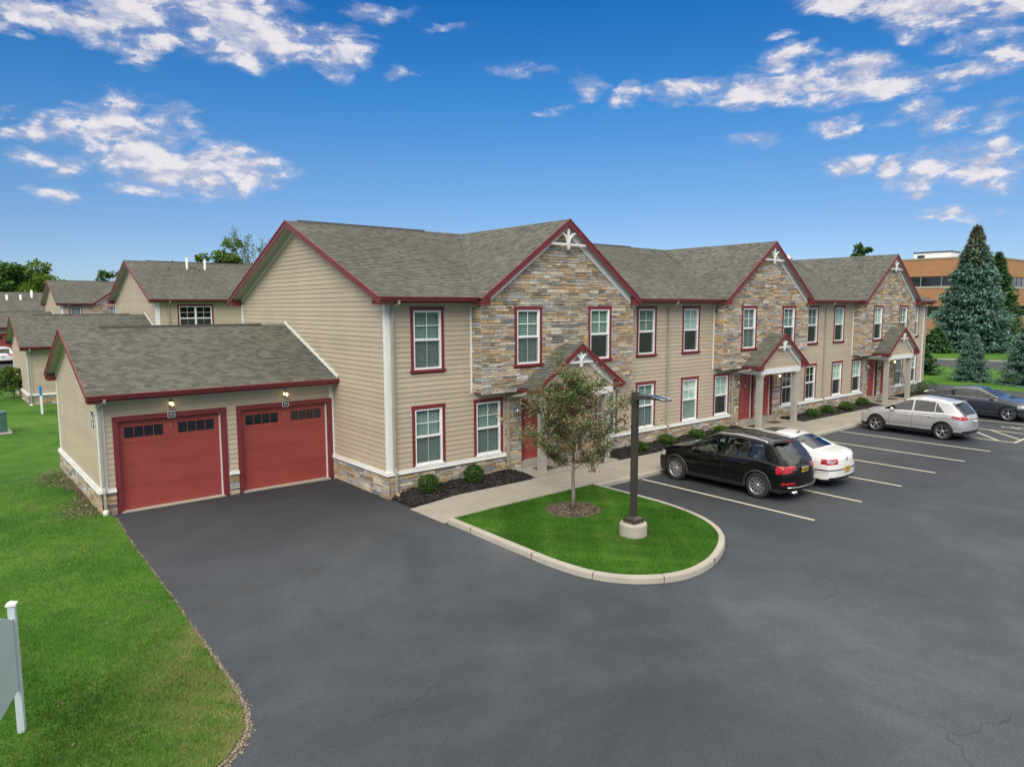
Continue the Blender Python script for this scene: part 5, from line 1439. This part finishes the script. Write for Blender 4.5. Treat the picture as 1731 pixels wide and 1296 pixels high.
lp = [(-6.72, 3.7)]+edge[:-1]+[(-17, -10), (-17, 9), (-6.95, 9)]
X_, Y_ = lawn_pts(520000, lp, (-17, -6.6, -10, 9), 11)
dist = np.hypot(X_-camx, Y_-camy); keep = r.uniform(0, 1, len(X_)) < np.clip((11./dist)**2*1.05, .12, 1); X_, Y_ = X_[keep], Y_[keep]
ex = np.interp(Y_, [p[1] for p in reversed(edge[:14])], [p[0] for p in reversed(edge[:14])]); de = np.clip((ex-X_)/(.5+1.3*np.clip((-Y_-3)/5, 0, 1)), 0, 1)
dry = np.clip(patch(X_, Y_, .9, 1.)*.13+.02, -.12, .4)+np.clip(patch(X_, Y_, 2.7, 4.)*.13, -.14, .3)+np.clip(patch(X_, Y_, .45, .5)*.12, -.15, .2)+(1-de)*(.25+.5*np.clip((-Y_-4)/4, 0, 1))*np.clip(.7+.6*patch(X_, Y_, 2.1, 0), .2, 1.3)
rb = np.clip(r.beta(2.2, 2.8, len(X_))*.72+dry*.75, 0, 1)
blades('grass', X_, Y_, .045, (.025, .065), (.003, .006), 2, rb)
X_, Y_ = lawn_pts(150000, inner, (0, 5.7, -9.4, -3), 12)
k = np.hypot(X_-3.10, Y_+4.60) > .72; X_, Y_ = X_[k], Y_[k]
blades('grass', X_, Y_, .113, (.025, .06), (.003, .0065), 3, np.clip(r.beta(2, 2.8, len(X_))*.72+np.clip(patch(X_, Y_, 1.3, 2)*.12, -.1, .3)+np.clip(patch(X_, Y_, 3.3, 1)*.08, -.06, .2), 0, 1))
# fallen leaves
rq = np.random.RandomState(31); yy = rq.uniform(3.55, 10.5, 3400); xx = -6.93-np.abs(rq.normal(0, .30, 3400))*(1+.8*np.sin(yy*1.1-2.6)); chips('leaf_litter', xx, yy, .055+rq.uniform(0, .03, 3400)+np.array([hz(0, a) for a in yy]), 'debris', (.010, .032), 14)
ei = rq.randint(0, len(se)-1, 5200); et = rq.uniform(0, 1, 5200); sa = np.array(se); ep = sa[ei]*(1-et[:, None])+sa[ei+1]*et[:, None]; ed = sa[ei+1]-sa[ei]; ed /= np.linalg.norm(ed, axis=1)[:, None]
eo = rq.normal(.02, .032, 5200)+.03*np.clip((-ep[:, 1]-5)/3, 0, 1); chips('edge_grit', ep[:, 0]-ed[:, 1]*eo, ep[:, 1]+ed[:, 0]*eo, np.where(eo > .06, .008, .03+.0*eo), 'grit', (.004, .013), 15)
n = 420; X_, Y_ = lawn_pts(n*3, lp, (-15, -6.6, -10, 5), 21); chips('leaf_litter', X_, Y_, np.full(len(X_), .085), 'leaflight' if False else 'brownmulch', (.008, .022), 4)
# ------------------------------------------------------------------ lamp post, sign, small things
lamp = thing('street_lamp', 'dark bronze square lamp post on a round concrete base on the grass island', 'street lamp', (2.73, -7.06, .09))
b = MB(); b.lathe([(0, .0), (.335, .0), (.335, .30), (.322, .33), (.30, .345), (0, .35)], 48, smooth=False); b.build('concrete_base', 'kerb', lamp)
b = MB(); b.box(-.18, -.18, .35, .18, .18, .45)
b.add([(-.18, -.18, .45), (.18, -.18, .45), (.18, .18, .45), (-.18, .18, .45), (-.075, -.075, .50), (.075, -.075, .50), (.075, .075, .50), (-.075, .075, .50)], [(0, 1, 5, 4), (1, 2, 6, 5), (2, 3, 7, 6), (3, 0, 4, 7)])
b.build('base_cover', 'bronze', lamp)
b = MB(); b.box(-.068, -.068, .42, .068, .068, 3.52); b.box(-.074, -.074, 3.52, .074, .074, 3.545); b.build('pole', 'bronze', lamp, .008)
b = MB(); hp = [(-.07, 3.36), (-.07, 3.50), (-.35, 3.50), (-.60, 3.49), (-.98, 3.44), (-.98, 3.42), (-.60, 3.43), (-.35, 3.40)]
b.prism([(-.13, y, z) for y, z in hp], (.26, 0, 0)); hd = b.build('lamp_head', 'bronze', lamp, .006)
b = MB(); b.prism([(-.12, -.50, 3.502), (.12, -.50, 3.502), (.115, -.93, 3.455), (-.115, -.93, 3.455)], (0, 0, .004)); b.build('top_panel', 'solar', hd)
b = MB(); b.tube([(-.128, -.48, 3.505), (-.128, -.97, 3.45)], .007, 5); b.tube([(.128, -.48, 3.505), (.128, -.97, 3.45)], .007, 5); b.tube([(-.128, -.97, 3.45), (.128, -.97, 3.45)], .007, 5); b.build('panel_edge', 'nickel', hd)
b = MB(); b.prism([(-.10, -.55, 3.423), (.10, -.55, 3.423), (.10, -.93, 3.416), (-.10, -.93, 3.416)], (0, 0, -.004)); b.build('lens', 'clearlens', hd)

sg = thing('entrance_sign', 'pale blue-grey blank arched sign panel between capped posts at the lower left edge', 'sign', (-9.62, -7.05, .04))
dv = Vector((-.32, -.95, 0)).normalized(); nv = Vector((dv.y, -dv.x, 0))
for s in (0, 2.35):
    p = dv*s; b = MB(); b.obox(p+Vector((0, 0, .86)), dv*.043, nv*.043, (0, 0, .90)); po = b.build('post', 'signpaint', sg, .006)
    b = MB(); b.obox(p+Vector((0, 0, 1.775)), dv*.058, nv*.058, (0, 0, .014)); 
    c = p+Vector((0, 0, 1.79)); q = [c+dv*.05+nv*.05, c+dv*.05-nv*.05, c-dv*.05-nv*.05, c-dv*.05+nv*.05]; top_ = c+Vector((0, 0, .035))
    b.add(q+[top_], [(0, 1, 4), (1, 2, 4), (2, 3, 4), (3, 0, 4)]); b.build('post_cap', 'vinyl', po)
out = [(.052, .62)]
pts = [(.052, .62), (2.298, .62), (2.298, 1.60)]
for k in range(0, 13):
    t = k/12; pts.append((2.2-.5*t, 1.60+.20*math.sin(t*PI/2)))
for k in range(0, 13):
    t = k/12; pts.append((.65-.55*t, 1.80-.20*(1-math.cos(t*PI/2))))
pts.append((.052, 1.60))
b = MB(); b.prism([dv*u+nv*-.014+Vector((0, 0, z)) for u, z in pts], nv*.028); b.build('sign_panel', 'signpaint', sg)
b = MB(); bp = thing('bollard_post', 'slim white post with a bright blue top, standing in the grass before the blank garage', 'marker post', (-6.02, 24.6, hz(0, 24.6)-.02))
b.box(-.05, -.05, 0, .05, .05, .95); b.build('post', 'vinyl', bp, .006); b = MB(); b.box(-.056, -.056, .95, .056, .056, 1.42); b.prism([(-.056, -.056, 1.42), (.056, -.056, 1.42), (.056, .056, 1.42), (-.056, .056, 1.42)], (0, 0, .03)); b.build('blue_cap', 'bluetape', bp)
gb = thing('utility_box', 'dark green utility cabinet on a concrete pad in the lawn at the left edge', 'utility cabinet', (-8.22, 20.0, hz(0, 20.0)-.03))
b = MB(); b.box(-.55, -.4, .08, .40, .4, .92); b.prism([(-.57, -.42, .92), (.42, -.42, .92), (.42, .42, .92), (-.57, .42, .92)], (0, 0, .05)); b.build('cabinet', 'greenbox', gb, .02)
b = MB(); b.box(-.7, -.55, 0, .55, .55, .08); b.build('pad', 'kerb', gb); b = MB(); b.box(-.45, -.408, .15, .30, -.401, .88); b.box(.2, -.43, .45, .24, -.408, .6); b.build('door', 'greenbox', gb, .004)
ld = thing('ladder', 'aluminium ladder leaning on the farthest porch beside its right post', 'ladder', (35.15, -.75, .16))
b = MB(); u = Vector((-.62, .30, 2.1)); w = Vector((.26, .22, 0))
for s in (-1, 1): b.tube([w*s*.6, u+w*s*.45], .035, 4, smooth=False)
b.build('rail', 'ladder', ld)
b = MB()
for k in range(1, 9): c = u*(k/9); b.tube([c-w*.58, c+w*.58], .016, 6)
b.build('rung', 'ladder', ld)

# ------------------------------------------------------------------ vegetation
def leaf_quads(C_, size, r, aspect=.6, up=None, droop=0.):
    n = len(C_); d = r.normal(0, 1, (n, 3)); d[:, 2] = d[:, 2]*.6-droop; d /= np.linalg.norm(d, axis=1)[:, None]
    e = np.cross(d, r.normal(0, 1, (n, 3))); e /= np.linalg.norm(e, axis=1)[:, None]
    s = size*r.uniform(.6, 1.35, n); d *= s[:, None]; e *= (s*aspect)[:, None]
    return np.stack([C_, C_+d*.5+e*.5, C_+d, C_+d*.5-e*.5], 1).reshape(-1, 3)
def shrub(x, y, z, rr, h, label, group, seed, name='shrub', cut=True, light=.0, n=1500):
    t = thing(name, label, 'shrub', (x, y, z), 0, group); r = np.random.RandomState(seed)
    d = r.normal(0, 1, (n, 3)); d /= np.linalg.norm(d, axis=1)[:, None]
    q = np.clip(r.normal(.93 if cut else .82, .05 if cut else .14, n), .3, 1.12)
    lump = 1+.07*np.sin(d[:, 0]*5+seed)+.07*np.sin(d[:, 1]*6+seed*2)+.05*np.sin(d[:, 2]*7)
    C_ = d*(q*lump)[:, None]*np.array([rr, rr, h/2])+np.array([0, 0, h*.52]); C_ = C_[C_[:, 2] > .02]
    co = leaf_quads(C_, .055 if cut else .075, r, .55)
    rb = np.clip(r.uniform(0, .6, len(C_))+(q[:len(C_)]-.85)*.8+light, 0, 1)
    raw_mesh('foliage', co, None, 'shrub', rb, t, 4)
    b = MB()
    for k in range(6):
        a = k*1.05; b.tube([(0, 0, -.03), (.25*rr*math.cos(a), .25*rr*math.sin(a), h*.3), (.7*rr*math.cos(a), .7*rr*math.sin(a), h*.62)], [.02, .014, .006], 5)
    b.build('stem', 'barkdark', t); return t
lab = [(0.95, -.66, .27, .55, 'round clipped shrub in the mulch nearest the building corner', True), (2.66, -.62, .27, .58, 'round clipped shrub under the gap between the two ground-floor windows, second from the corner', True),
 (10.5, -.75, .22, .34, 'low light-green shrub partly behind the lamp post', False), (12.35, -.55, .33, .38, 'low light-green shrub before the second downspout, above the black car bonnet', False), (14.35, -.55, .33, .36, 'low shrub under the wall between two windows, left of the middle porch pair', False),
 (16.0, -.62, .32, .34, 'low shrub just left of the middle porch slab', False), (23.6, -.8, .33, .40, 'first low shrub right of the middle porch', False), (25.35, -.7, .33, .40, 'second low shrub right of the middle porch, beside a downspout', False),
 (27.2, -.8, .35, .42, 'third low shrub right of the middle porch', False), (29.5, -.62, .34, .40, 'low shrub just left of the farthest porch', False), (37.2, -.6, .42, .62, 'round shrub right of the farthest porch, the left of two', True), (38.6, -.6, .42, .62, 'round shrub at the far building corner, the right of two', True)]
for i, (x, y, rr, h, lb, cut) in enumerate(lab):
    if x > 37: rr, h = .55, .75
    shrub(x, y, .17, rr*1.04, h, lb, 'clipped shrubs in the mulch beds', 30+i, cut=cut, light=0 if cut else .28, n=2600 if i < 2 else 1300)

# young crabapple on the island
ct = thing('crabapple_tree', 'young slender tree with reddish-green leaves on the grass island in front of the nearest porch', 'tree', (3.10, -4.60, .12))
r_ = random.Random(12); wood = MB(); tips = []
wood.tube([(0, 0, -.05), (.01, 0, .5), (-.01, .01, .95), (.01, 0, 1.3)], [.062, .052, .046, .042], 10)
def limb(p, d, L, rad, lvl):
    n = 6; pts = [p]; rd = [rad]; dd = d.normalized(); lf = 1. if L > 1.9 and lvl == 1 else r_.choice((.2, .5, .85, 1.))
    for k in range(n):
        dd = (dd+Vector((r_.uniform(-.2, .2), r_.uniform(-.2, .2), r_.uniform(-.06, .13)))*.7).normalized()
        p = p+dd*L/n; pts.append(p); rd.append(rad*(1-.8*(k+1)/n))
        if lvl < 2 and k >= 1:
            for _ in range(2 if lvl == 0 else 1+(r_.random() < .5)):
                sd = (dd+Vector((r_.gauss(0, .8), r_.gauss(0, .8), r_.gauss(.05, .5)))).normalized()
                limb(p, sd, L*r_.uniform(.28, .48), rd[-1]*.6, lvl+1)
        if (lvl >= 1 or k >= 3) and r_.random() < lf: tips.append((p, dd, lvl))
    wood.tube(pts, rd, 6 if lvl else 7, cap=False)
# leader
lp_ = Vector((.01, 0, 1.28))
for k in range(7):
    z = 1.22+k*.32
for k in range(21):
    z = 1.12+k*.094; a = k*2.4+r_.uniform(-.3, .3); f = (z-1.1)/2.0; inc = .38+.8*f
    d = Vector((math.cos(a), math.sin(a), inc)); L = (1.05+2.2*f*(1-f)**.9-.50*f)*r_.uniform(.58, 1.22)*(.82 if k < 2 else 1)
    limb(Vector((.01*math.sin(k), .01*math.cos(k), z)), d, L, .019-.007*f, 0)
wood.tube([(.01, 0, 1.28), (-.02, .02, 2.0), (.02, .0, 2.6), (0, .02, 3.45)], [.042, .032, .02, .006], 8)
# two long stray shoots as in the photo
limb(Vector((0, 0, 1.9)), Vector((.80, -.62, .22)), 1.95, .014, 1); limb(Vector((0, 0, 1.75)), Vector((-.82, .56, .20)), 1.95, .014, 1); limb(Vector((0, 0, 1.4)), Vector((-.80, .50, .30)), 1.5, .013, 1); limb(Vector((0, 0, 2.2)), Vector((-.70, .60, .35)), 1.5, .012, 1)
wood.build('trunk', 'bark', ct)
rs = np.random.RandomState(8); TP = np.array([t[0] for t in tips]); reps = 3
C_ = np.repeat(TP, reps, 0)+rs.normal(0, .055, (len(TP)*reps, 3)); keep = rs.uniform(0, 1, len(C_)) < np.clip((C_[:, 2]-.95)*2.2, 0, 1)*.95; C_ = C_[keep]
co = leaf_quads(C_, .078, rs, .5, droop=.55)
cl = np.sin(C_[:, 0]*4+1)*.12+np.sin(C_[:, 2]*5)*.10
raw_mesh('crown', co, None, 'crab', np.clip(rs.beta(1.6, 1.7, len(C_))+cl, 0, .999), ct, 4)
X_ = []; rr = np.sqrt(rs.uniform(0, 1, 2600))*.78; aa = rs.uniform(0, 2*PI, 2600)
b = MB(); ring_ = [(0, .055)]+[(r0, .05*(1-(r0/.80)**2)+.012*math.sin(r0*20)) for r0 in (.2, .4, .6, .72, .80)]
b.lathe([(r0, z) for r0, z in ring_], 36, 0, (3.10, -4.60, .118)); struct(b.build('mulch_ring', 'soil'))
chips('mulch', 3.10+rr*np.cos(aa), -4.60+rr*np.sin(aa), .125+.05*(1-(rr/.8)**2), 'brownmulch', (.012, .04), 9)

def spruce(name, label, x, y, h, w, mat_, seed, n=9000, size=.28, cones=False, z0=0., group=None):
    t = thing(name, label, 'tree', (x, y, z0), 0, group); r = np.random.RandomState(seed)
    b = MB(); b.tube([(0, 0, -.1), (0, 0, h*.5), (0, 0, h*.98)], [h*.018+.03, h*.011+.015, .01], 8)
    nb = int(n/34); Cs = []; rb = []; D_ = []
    for i in range(nb):
        f = (i+.5)/nb; f = 1-(1-f)**1.55*1.0 if False else f**.72; zc = h*(.02+.96*f)
        a = r.uniform(0, 2*PI); prof = (1-f)**.85*(1+.10*math.sin(f*38+seed))
        L = max(.06, w/2*prof*r.uniform(.72, 1.15)+.04*h*.2)
        m = max(6, int(34*(L/(w/2))**.8*1.3)); t_ = r.uniform(.15, 1, m)**.7
        sweep = -.42*t_*L+.40*(t_**3)*L
        px = np.cos(a)*L*t_+r.normal(0, .05+.10*L*(1-t_*.5), m)*-np.sin(a); py = np.sin(a)*L*t_+r.normal(0, .05+.10*L*(1-t_*.5), m)*np.cos(a)
        pz = zc+sweep+r.normal(0, .02*w*.4, m)-.02*w
        Cs.append(np.stack([px, py, np.maximum(pz, .05)], 1)); D_.append(np.tile([math.cos(a), math.sin(a), -.15], (m, 1)))
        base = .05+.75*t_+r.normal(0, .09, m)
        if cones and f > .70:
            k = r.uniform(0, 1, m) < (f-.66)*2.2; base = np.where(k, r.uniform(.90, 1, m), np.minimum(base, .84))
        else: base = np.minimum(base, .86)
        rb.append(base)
        if i % 6 == 0: b.tube([(0, 0, zc), (math.cos(a)*L*.5, math.sin(a)*L*.5, zc-.1*L), (math.cos(a)*L*.85, math.sin(a)*L*.85, zc-.08*L)], [.012*w*.3+.004, .008*w*.3+.003, .003], 4, cap=False)
    C_ = np.concatenate(Cs); D_ = np.concatenate(D_); n_ = len(C_)
    d = D_+r.normal(0, .55, (n_, 3)); d /= np.linalg.norm(d, axis=1)[:, None]; e = np.cross(d, np.array([0, 0, 1.])+r.normal(0, .35, (n_, 3))); e /= np.linalg.norm(e, axis=1)[:, None]
    s = size*r.uniform(.6, 1.3, n_); d *= s[:, None]; e *= (s*.26)[:, None]
    # ragged spray: two narrow crossing quads
    co = np.stack([C_-d*.3, C_+d*.2+e, C_+d, C_+d*.25-e], 1).reshape(-1, 3)
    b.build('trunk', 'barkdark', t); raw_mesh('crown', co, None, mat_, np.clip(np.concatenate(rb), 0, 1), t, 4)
    return t
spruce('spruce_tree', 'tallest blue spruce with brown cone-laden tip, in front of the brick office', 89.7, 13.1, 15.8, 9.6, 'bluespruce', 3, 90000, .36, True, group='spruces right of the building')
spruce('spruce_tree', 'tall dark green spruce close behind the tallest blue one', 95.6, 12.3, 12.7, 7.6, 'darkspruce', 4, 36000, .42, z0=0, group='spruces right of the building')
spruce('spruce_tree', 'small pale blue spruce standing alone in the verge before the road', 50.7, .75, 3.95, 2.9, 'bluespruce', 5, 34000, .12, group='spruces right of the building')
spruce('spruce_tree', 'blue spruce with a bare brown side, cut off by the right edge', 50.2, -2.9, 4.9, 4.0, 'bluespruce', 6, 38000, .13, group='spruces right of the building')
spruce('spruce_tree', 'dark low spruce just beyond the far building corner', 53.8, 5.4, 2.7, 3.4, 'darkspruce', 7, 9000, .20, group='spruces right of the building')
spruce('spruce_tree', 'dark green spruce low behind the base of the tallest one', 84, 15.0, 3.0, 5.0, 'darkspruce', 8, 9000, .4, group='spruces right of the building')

def broad(name, label, x, y, h, w, mat_, seed, n=7000, size=.45, z0=0., trunk=.25, group=None, airy=False):
    t = thing(name, label, 'tree', (x, y, z0), 0, group); r = np.random.RandomState(seed); rr = random.Random(seed)
    b = MB(); b.tube([(0, 0, -.2), (.1, 0, h*trunk), (0, .1, h*.6), (0, 0, h*.9)], [h*.022, h*.018, h*.011, .03], 8)
    K = 26 if not airy else 34; Cs = []; rb = []
    for k in range(K):
        u = r.normal(0, 1, 3); u /= np.linalg.norm(u); q = r.uniform(.35, .95)
        c = np.array([u[0]*w/2*q, u[1]*w/2*q, h*(trunk+(1-trunk)*.5)+u[2]*h*(1-trunk)/2*q]); R_ = w*r.uniform(.11, .20)*(.7 if airy else 1)
        m = n//K; d = r.normal(0, 1, (m, 3)); d /= np.linalg.norm(d, axis=1)[:, None]; q2 = r.uniform(.35, 1.05, m)**.5
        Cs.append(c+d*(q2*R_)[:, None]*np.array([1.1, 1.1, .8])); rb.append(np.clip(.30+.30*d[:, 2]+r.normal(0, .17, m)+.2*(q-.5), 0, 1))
        mid = c*.45+np.array([0, 0, h*.2]); b.tube([(0, 0, h*min(.8, trunk+.25*rr.random())), tuple(mid), tuple(c)], [.012*h*.6, .007*h*.6, .02], 5, cap=False)
    C_ = np.concatenate(Cs); co = leaf_quads(C_, size, r, .7)
    b.build('trunk', 'barkdark', t); raw_mesh('crown', co, None, mat_, np.concatenate(rb), t, 4); return t
tl = 'trees behind the apartment roofs'
broad('tree', 'dark green tree at the left edge of the far treeline', -4.5, 146, 14.2, 13, 'leafdark', 21, 9000, .62, group=tl)
broad('tree', 'taller dark tree at the far left with a small top clump against the sky', -8.5, 150, 17.6, 11, 'leafdark', 22, 7000, .62, group=tl)
broad('tree', 'wide dark green tree in the middle of the far left treeline', 2.5, 142, 14.2, 14, 'leafdark', 23, 10000, .62, group=tl)
broad('tree', 'bright yellow-green tree at the right end of the far left treeline', 5.4, 128, 13.6, 10, 'leaflight', 24, 9000, .55, group=tl)
broad('tree', 'green airy tree rising behind the vented grey roof', 13.8, 58, 12.7, 6.2, 'leaflight', 25, 6500, .30, trunk=.35, group=tl, airy=True)
broad('tree', 'small tree top showing over the vented roof ridge, left of the airy tree', 9.9, 62, 10.6, 3.6, 'leafdark', 26, 2600, .30, group=tl, airy=True)
broad('tree', 'dark tree top peeping over the ridge of the farther stone-gabled building', 10.1, 96, 11.6, 4.4, 'leafdark', 27, 2600, .32, group=tl, airy=True)
broad('tree', 'dark conifer-like tree top showing over the far end of the roof', 84, 24.5, 14.0, 4.2, 'leafdark', 28, 3800, .4, group=tl, airy=True)
broad('tree', 'small leafy tree top just showing over the main roof ridge', 25, 42, 13.1, 4, 'leafdark', 31, 1800, .25, group=tl, airy=True)
broad('shrub', 'bright green bush at the left edge beside the blank garage', -6.6, 33.2, 1.9, 1.6, 'leaflight', 29, 2600, .12, z0=.36, trunk=.1)['category'] = 'shrub'
# nearly bare tree
bt = thing('tree', 'nearly bare thin-branched tree top behind the front gable', 'tree', (17.6, 60.0, 0), 0, tl); b = MB(); r_ = random.Random(5); tips = []
def bare(p, d, L, rad, lvl):
    pts = [p]; rd = [rad]; dd = d.normalized()
    for k in range(5):
        dd = (dd+Vector((r_.uniform(-.3, .3), r_.uniform(-.3, .3), r_.uniform(-.1, .2)))*.7).normalized(); p = p+dd*L/5; pts.append(p); rd.append(rad*(1-.7*(k+1)/5))
        if lvl < 3 and k >= 1: bare(p, (dd+Vector((r_.gauss(0, .6), r_.gauss(0, .6), r_.gauss(.1, .3)))).normalized(), L*.5, rd[-1]*.6, lvl+1)
        if lvl >= 2: tips.append(p)
    b.tube(pts, rd, 5, cap=False)
b.tube([(0, 0, -.2), (0, 0, 9.2)], [.3, .16], 8)
for a in (0, 1.3, 2.6, 3.9, 5.1): bare(Vector((0, 0, 8.0)), Vector((math.cos(a), math.sin(a), 2.2)), 3.7, .09, 0)
b.build('trunk', 'bark', bt); rs = np.random.RandomState(3); TP = np.array(tips); TP = TP[rs.uniform(0, 1, len(TP)) < .5]; C_ = np.repeat(TP, 3, 0)+rs.normal(0, .12, (len(TP)*3, 3))
raw_mesh('crown', leaf_quads(C_, .17, rs), None, 'leaflight', rs.uniform(0, 1, len(C_)), bt, 4)
# distant woods along the horizon
r = np.random.RandomState(77); Cs = []; rb = []
for k in range(240):
    a = math.radians(-15+135*k/239); D = r.uniform(210, 330); c = np.array([camx+D*math.sin(a), camy+D*math.cos(a), 0]); h = r.uniform(7, 11); w = r.uniform(8, 14); m = 260
    d = r.normal(0, 1, (m, 3)); d /= np.linalg.norm(d, axis=1)[:, None]; Cs.append(c+np.array([0, 0, h*.5])+d*np.array([w*.6, w*.6, h*.5])*r.uniform(.6, 1.05, m)[:, None]); rb.append(np.clip(.3+.35*d[:, 2]+r.normal(0, .15, m), 0, 1))
C_ = np.concatenate(Cs); struct(raw_mesh('far_woods', leaf_quads(C_, 2.2, r, .8), None, 'leafdark', np.concatenate(rb), None, 4), 'stuff')

# ------------------------------------------------------------------ sky, sun, camera
SUN_EL, SUN_AZ = math.radians(42), math.radians(-128)   # azimuth of the direction towards the sun, measured from +y to +x
w = bpy.data.worlds.new('World'); scene.world = w; w.use_nodes = True; nt = w.node_tree; nt.nodes.clear(); T = NT(nt)
out = T.n('ShaderNodeOutputWorld'); bg = T.n('ShaderNodeBackground')
sky = T.n('ShaderNodeTexSky', sky_type='NISHITA'); sky.sun_disc = False; sky.sun_elevation = SUN_EL; sky.sun_rotation = SUN_AZ % (2*PI)
sky.air_density = 1.0; sky.dust_density = .3; sky.ozone_density = 2.5
tc = T.n('ShaderNodeTexCoord'); nrm = T.n('ShaderNodeVectorMath', {0: tc.outputs['Generated']}, operation='NORMALIZE').outputs[0]
sx = T.n('ShaderNodeSeparateXYZ', {0: nrm}); el = T.math('ARCSINE', sx.outputs[2]); az = T.math('ARCTAN2', sx.outputs[0], sx.outputs[1])
comb = T.n('ShaderNodeCombineXYZ', {0: az, 1: el, 2: 0.}).outputs[0]
skyc = T.mix(1., sky.outputs[0], T.ramp(T.math('DIVIDE', el, PI/2), SKYRAMP), 'MULTIPLY')
hs = T.n('ShaderNodeHueSaturation', {'Saturation': SKYSAT, 'Value': 1., 'Color': skyc}).outputs[0]
mp = T.n('ShaderNodeMapping', {'Vector': comb, 'Rotation': (0, 0, .12), 'Scale': (1, 2.1, 1)}).outputs[0]
n1 = T.noise(mp, 19, 8, .64, .25); n2 = T.noise(mp, 5, 4, .5, .2)
n3 = T.n('ShaderNodeTexNoise', {'Vector': T.n('ShaderNodeMapping', {'Vector': mp, 'Location': (.012, .022, 0)}).outputs[0], 'Scale': 19, 'Detail': 5, 'Roughness': .62, 'Distortion': .3}).outputs[0]
wn = T.n('ShaderNodeTexNoise', {'Vector': mp, 'Scale': 7, 'Detail': 5, 'Roughness': .6}).outputs['Color']
wv = T.n('ShaderNodeVectorMath', {0: T.n('ShaderNodeVectorMath', {0: wn, 1: (.5, .5, .5)}, operation='SUBTRACT').outputs[0], 1: (.17, .07, 0)}, operation='MULTIPLY').outputs[0]
combw = T.n('ShaderNodeVectorMath', {0: comb, 1: wv}, operation='ADD').outputs[0]
acc = None
for (a, e, ra, re, rot, amp) in CLOUDS:
    m_ = T.n('ShaderNodeMapping', {'Vector': combw, 'Location': (a, e, 0), 'Rotation': (0, 0, rot), 'Scale': (ra, re, 1)}, vector_type='TEXTURE').outputs[0]
    ln = T.n('ShaderNodeVectorMath', {0: m_}, operation='LENGTH').outputs[1]
    v = T.math('MULTIPLY', T.mr(ln, 1.35, 0., 0, 1), amp)
    acc = v if acc is None else T.math('MAXIMUM', acc, v)
dens = T.math('ADD', T.math('MULTIPLY', acc, .72), T.math('MULTIPLY', T.math('SUBTRACT', n1, .5), 2.1))
dens = T.math('ADD', dens, T.math('MULTIPLY', T.math('SUBTRACT', n2, .5), .35))
cov = T.math('MULTIPLY', T.mr(dens, .13, .58, 0, 1), T.mr(acc, 0.0, .30, 0, 1))
wisp = T.math('MULTIPLY', T.mr(dens, -.1, .30, 0, .34), T.mr(acc, 0.02, .25, 0, 1))
cov = T.math('MAXIMUM', cov, wisp)
# unseen cloud deck added overhead and behind the viewer for neutral fill light
deck = T.math('MULTIPLY', T.mr(el, .395, .50, 0, 1), T.mr(n2, .25, .55, .86, 1))
away = T.math('MULTIPLY', T.mr(T.math('ABSOLUTE', T.math('SUBTRACT', az, .69)), .68, .92, 0, 1), T.mr(n2, .40, .56, .35, .97))
cov = T.math('MAXIMUM', cov, T.math('MAXIMUM', deck, away))
shade = T.mr(T.math('ADD', T.math('MULTIPLY', T.math('SUBTRACT', n1, n3), 3.6), T.math('MULTIPLY', dens, .7)), -.1, .95, 0, 1)
cc = T.mix(shade, C(*CLOUD_LO), C(*CLOUD_HI))
cc = T.mix(deck, cc, C(*CLOUD_TOP))
col = T.mix(T.math('MULTIPLY', cov, .93), hs, cc)
w.cycles.sampling_method = 'MANUAL'; w.cycles.sample_map_resolution = 256
link(T, col, bg.inputs[0]); bg.inputs[1].default_value = SKYSTR; link(T, bg.outputs[0], out.inputs[0])

sd = bpy.data.lights.new('sun', 'SUN'); sd.energy = SUNSTR; sd.angle = math.radians(SUNANG); sd.color = (1., .93, .82)
so = bpy.data.objects.new('sun', sd); COL.objects.link(so)
tw = Vector((math.cos(SUN_EL)*math.sin(SUN_AZ), math.cos(SUN_EL)*math.cos(SUN_AZ), math.sin(SUN_EL))); so.rotation_euler = tw.to_track_quat('Z', 'Y').to_euler(); so.location = (0, -30, 40)

cd = bpy.data.cameras.new('camera'); cam = bpy.data.objects.new('camera', cd); COL.objects.link(cam); scene.camera = cam
f, pitch, roll, yaw = 1189.2, .1081, -.0031, .6914
fw = Vector((math.sin(yaw)*math.cos(pitch), math.cos(yaw)*math.cos(pitch), -math.sin(pitch))); rt = Vector((math.cos(yaw), -math.sin(yaw), 0)); up = rt.cross(fw)
r2 = rt*math.cos(roll)+up*math.sin(roll); u2 = up*math.cos(roll)-rt*math.sin(roll)
mx = Matrix((r2, u2, -fw)).transposed().to_4x4(); mx.translation = Vector((-10.2065, -18.0575, 5.6609)); cam.matrix_world = mx
cd.sensor_width = 36; cd.lens = 36*f/1731; cd.clip_start = .1; cd.clip_end = 4000
scene.view_settings.view_transform = 'Standard'; scene.view_settings.look = 'None'; scene.view_settings.gamma = 1; scene.view_settings.exposure = EXPO
scene.cycles.max_bounces = 6; scene.cycles.transparent_max_bounces = 10; scene.cycles.use_denoising = True
